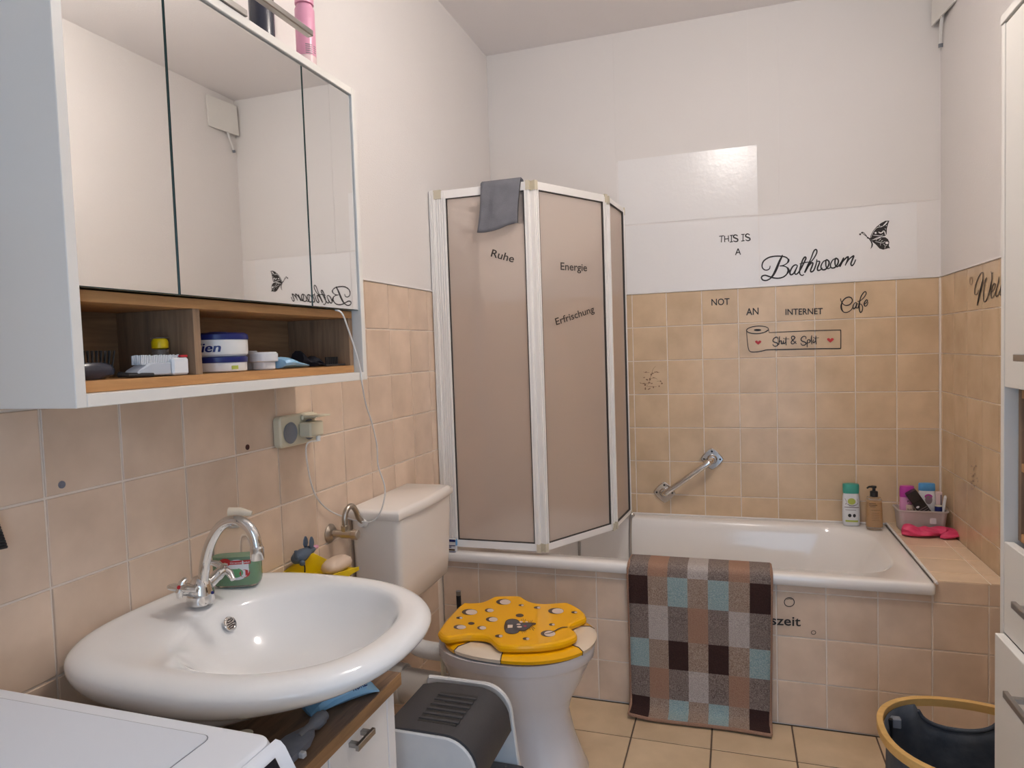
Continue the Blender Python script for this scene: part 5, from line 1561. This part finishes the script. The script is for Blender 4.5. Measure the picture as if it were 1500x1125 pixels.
for i in range(7):
    y = a0.y + (b0.y - a0.y) * i / 6
    obj('slot', MB().box(a0.x + .002, a1.x, y - .0035, y + .0035, SZ + .0055, SZ + .0066), M_BLACKP, ss, smooth=0)
    if i < 6:
        y2 = y + (b0.y - a0.y) / 12
        obj('rib', MB().box(a0.x, a1.x + .002, y2 - .0052, y2 + .0052, SZ + .005, SZ + .0082, .0012), M_ANTH, ss)
obj('lower_step', MB().box(.44, .558, SY0 + .0145, SY1 - .0145, .20, .218, .003), M_ANTH, ss)
obj('back_panel', MB().box(.296, .302, SY0 + .0145, SY1 - .0145, .12, SZ - .02), M_STOOLW, ss, smooth=0)
tag(obj('bucket', MB().lathe([(.055, .001), (.06, .004), (.075, .30), (.079, .302), (.079, .31), (.072, .31), (.058, .012)], (.20, -1.62, 0), 32), mat('frosted_white_plastic', (.70, .70, .70), .35), smooth=40), 'pale plastic bucket behind the black-topped step stool', 'bucket')

# ------------------------------------------------------------------ laundry basket
lb = thing('laundry_basket', 'dark navy laundry basket with oval bamboo rim by the bath', 'laundry basket', (1.59, -1.31, 0))
LC = (1.592, -1.315); LA, LB_, LZ0 = .200, .188, .35


def el_ring(a, b_, z, k=56): return supel(LC[0], LC[1], a, b_, 2.25, k, z)


obj('rim', MB().loft([el_ring(LA, LB_, LZ0 - .020), el_ring(LA, LB_, LZ0 - .001), el_ring(LA - .001, LB_ - .001, LZ0), el_ring(LA - .013, LB_ - .013, LZ0), el_ring(LA - .014, LB_ - .014, LZ0 - .001), el_ring(LA - .014, LB_ - .014, LZ0 - .020)] + [el_ring(LA, LB_, LZ0 - .020)], False, False), M_BAMBOO, lb, smooth=40)
# canvas shell, its upper edge cut down to two hand openings
NK = 120
mb = MB(); vs = []
RX = [((LA - .018), (LB_ - .018)), ((LA - .018), (LB_ - .018)), ((LA - .020), (LB_ - .020)), ((LA - .026), (LB_ - .026)), ((LA - .034), (LB_ - .034)), ((LA - .038), (LB_ - .038))]


def top_z(a):
    z = LZ0 - .012
    for c0 in (88, 268):
        d_ = (((a - c0 + 180) % 360) - 180) / 27
        if abs(d_) < 1: z = min(z, LZ0 - .012 - .062 * (1 - d_ * d_) ** .5)
    return z


for j in range(6):
    t = (0, .12, .35, .62, .86, 1)[j]
    for i, p in enumerate(supel(LC[0], LC[1], RX[j][0], RX[j][1], 2.25, NK)):
        zt_ = top_z(360 * i / NK)
        w_ = (.006 * math.sin(i * .55 + 5 * t) + .003 * math.sin(i * 1.3 - 9 * t)) * (t * 1.3 if t < .8 else .2)
        dx_, dy_ = p[0] - LC[0], p[1] - LC[1]; q_ = 1 + w_ / .19 - (.02 if t > .1 else 0)
        vs.append((LC[0] + dx_ * q_, LC[1] + dy_ * q_, zt_ + (.006 - zt_) * t))
fs = []
for j in range(5):
    for i in range(NK): fs.append((j * NK + i, j * NK + (i + 1) % NK, (j + 1) * NK + (i + 1) % NK, (j + 1) * NK + i))
fs.append(tuple(5 * NK + i for i in range(NK)))
can_ = obj('canvas', MB().add(vs, fs), M_NAVY, lb, smooth=70)
md = can_.modifiers.new('solid', 'SOLIDIFY'); md.thickness = .003; md.offset = 0
for c0 in (88, 268):
    pts_ = []
    for t in range(31):
        i = int(round((c0 - 27 + 54 * t / 30) * NK / 360)) % NK
        pts_.append(Vector(vs[i]))
    obj('opening_trim', MB().tube(pts_, .005, 8), M_NAVY, lb)
stp = at('y', -1.20, 1322, 1048)
obj('corner_post', MB().tube([(1.432, -1.232, .02), (1.432, -1.232, LZ0 - .021)], .007, 10), M_BLACKP, lb)
obj('velcro_tab', MB().box(1.428, 1.458, -1.232, -1.214, LZ0 - .045, LZ0 - .021, .002), M_GREYP, lb)

# ------------------------------------------------------------------ tall cabinet
tc = thing('tall_cabinet', 'tall white cabinet with oak open niche against the right wall', 'cabinet', (1.7, -1.78, 0))
KX0, KX1, KY0, KY1, KZ1 = 1.552, W - .003, -1.96, -1.582, 1.845
obj('side_panel', MB().box(KX0, KX1, KY1 - .016, KY1, .001, KZ1 - .0165, .001), M_WHITE, tc)
obj('side_panel', MB().box(KX0, KX1, KY0, KY0 + .016, .001, KZ1 - .0165, .001), M_WHITE, tc)
obj('top_panel', MB().box(KX0 - .002, KX1, KY0, KY1, KZ1 - .016, KZ1, .001), M_WHITE, tc)
obj('back_panel', MB().box(KX1 - .006, KX1 - .0005, KY0 + .0165, KY1 - .0165, .02, KZ1 - .017), M_WHITE, tc, smooth=0)
DX = KX0 + .0005
YA, YB_ = KY0 + .018, KY1 - .0185


def bar_handle(parent, z, y0=-1.89, y1=-1.655, x=DX):
    obj('handle', MB().box(x - .034, x - .026, y0, y1, z - .006, z + .006, .001).box(x - .027, x - .0005, y0 + .012, y0 + .022, z - .004, z + .004).box(x - .027, x - .0005, y1 - .024, y1 - .014, z - .004, z + .004), M_STEEL, parent)


d = obj('door', MB().box(DX, DX + .016, YA, YB_, 1.172, KZ1 - .020, .001), M_WHITE, tc); bar_handle(d, 1.230, y1=-1.740)
d = obj('drawer', MB().box(DX, DX + .016, YA, YB_, .712, .884, .001), M_WHITE, tc); bar_handle(d, .812, y1=-1.735)
d = obj('drawer', MB().box(DX - .0145, DX + .0015, YA, YB_, .05, .7095, .001), M_WHITE, tc, label='slightly pulled out lower front'); bar_handle(d, .660, y1=-1.745, x=DX - .0145)
obj('drawer_box', MB().box(DX + .002, KX1 - .02, YA + .01, YB_ - .01, .06, .69), M_WHITE, tc, smooth=0)
obj('drawer_box', MB().box(DX + .0165, KX1 - .02, YA + .01, YB_ - .01, .715, .87), M_WHITE, tc, smooth=0)
NXF = KX0 + .022
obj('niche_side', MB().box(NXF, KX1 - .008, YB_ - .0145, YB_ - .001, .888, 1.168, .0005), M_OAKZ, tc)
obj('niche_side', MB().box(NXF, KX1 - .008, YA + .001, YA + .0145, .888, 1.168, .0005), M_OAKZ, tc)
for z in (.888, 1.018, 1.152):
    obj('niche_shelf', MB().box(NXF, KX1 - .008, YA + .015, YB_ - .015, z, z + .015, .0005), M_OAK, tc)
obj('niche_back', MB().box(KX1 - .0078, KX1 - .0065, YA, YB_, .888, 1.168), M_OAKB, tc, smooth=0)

# ------------------------------------------------------------------ fan cover in the upper corner
fn = thing('fan_cover', 'crooked white ventilator cover with a loose cable high in the corner', 'ventilator', (W, -.11, 2.53))
v = [(1.820, -.016, 2.457), (1.846, -.205, 2.458), (1.846, -.212, 2.612), (1.822, -.022, 2.612)]
mb = MB(); mb.add(v + [(a + .006, b_, c) for a, b_, c in v], [(0, 1, 2, 3), (7, 6, 5, 4), (0, 4, 5, 1), (1, 5, 6, 2), (2, 6, 7, 3), (3, 7, 4, 0)])
obj('cover_plate', mb, M_WHITE, fn, smooth=0)
obj('housing', MB().box(1.8475, W - .0015, -.17, -.045, 2.47, 2.60, .002), M_GREYP, fn)
obj('cable', MB().tube([(1.842, -.08, 2.472), (1.840, -.07, 2.44), (1.843, -.05, 2.41), (1.848, -.03, 2.382)], .006, 8, smooth=4), M_PLASTIC, fn)
obj('cable_end', MB().tube([(1.848, -.03, 2.383), (1.849, -.026, 2.370)], .008, 8), M_GREYP, fn)

# ------------------------------------------------------------------ ceiling lamp (above the frame, lights the room)
cl = thing('ceiling_light', 'round white ceiling light in the middle of the room', 'ceiling light', (1.08, -1.55, H))
obj('base', MB().lathe([(.05, H - .022), (.055, H - .018), (.055, H - .001)], (1.08, -1.55, 0), 32).tube([(1.08, -1.55, H - .02), (1.08, -1.55, H - .10)], .008, 10), M_WHITE, cl)
obj('lamp_shade', MB().lathe([(.012, H - .225), (.05, H - .22), (.085, H - .20), (.102, H - .17), (.102, H - .15), (.085, H - .12), (.05, H - .103), (.012, H - .101)], (1.08, -1.55, 0), 32), M_LAMP, cl)
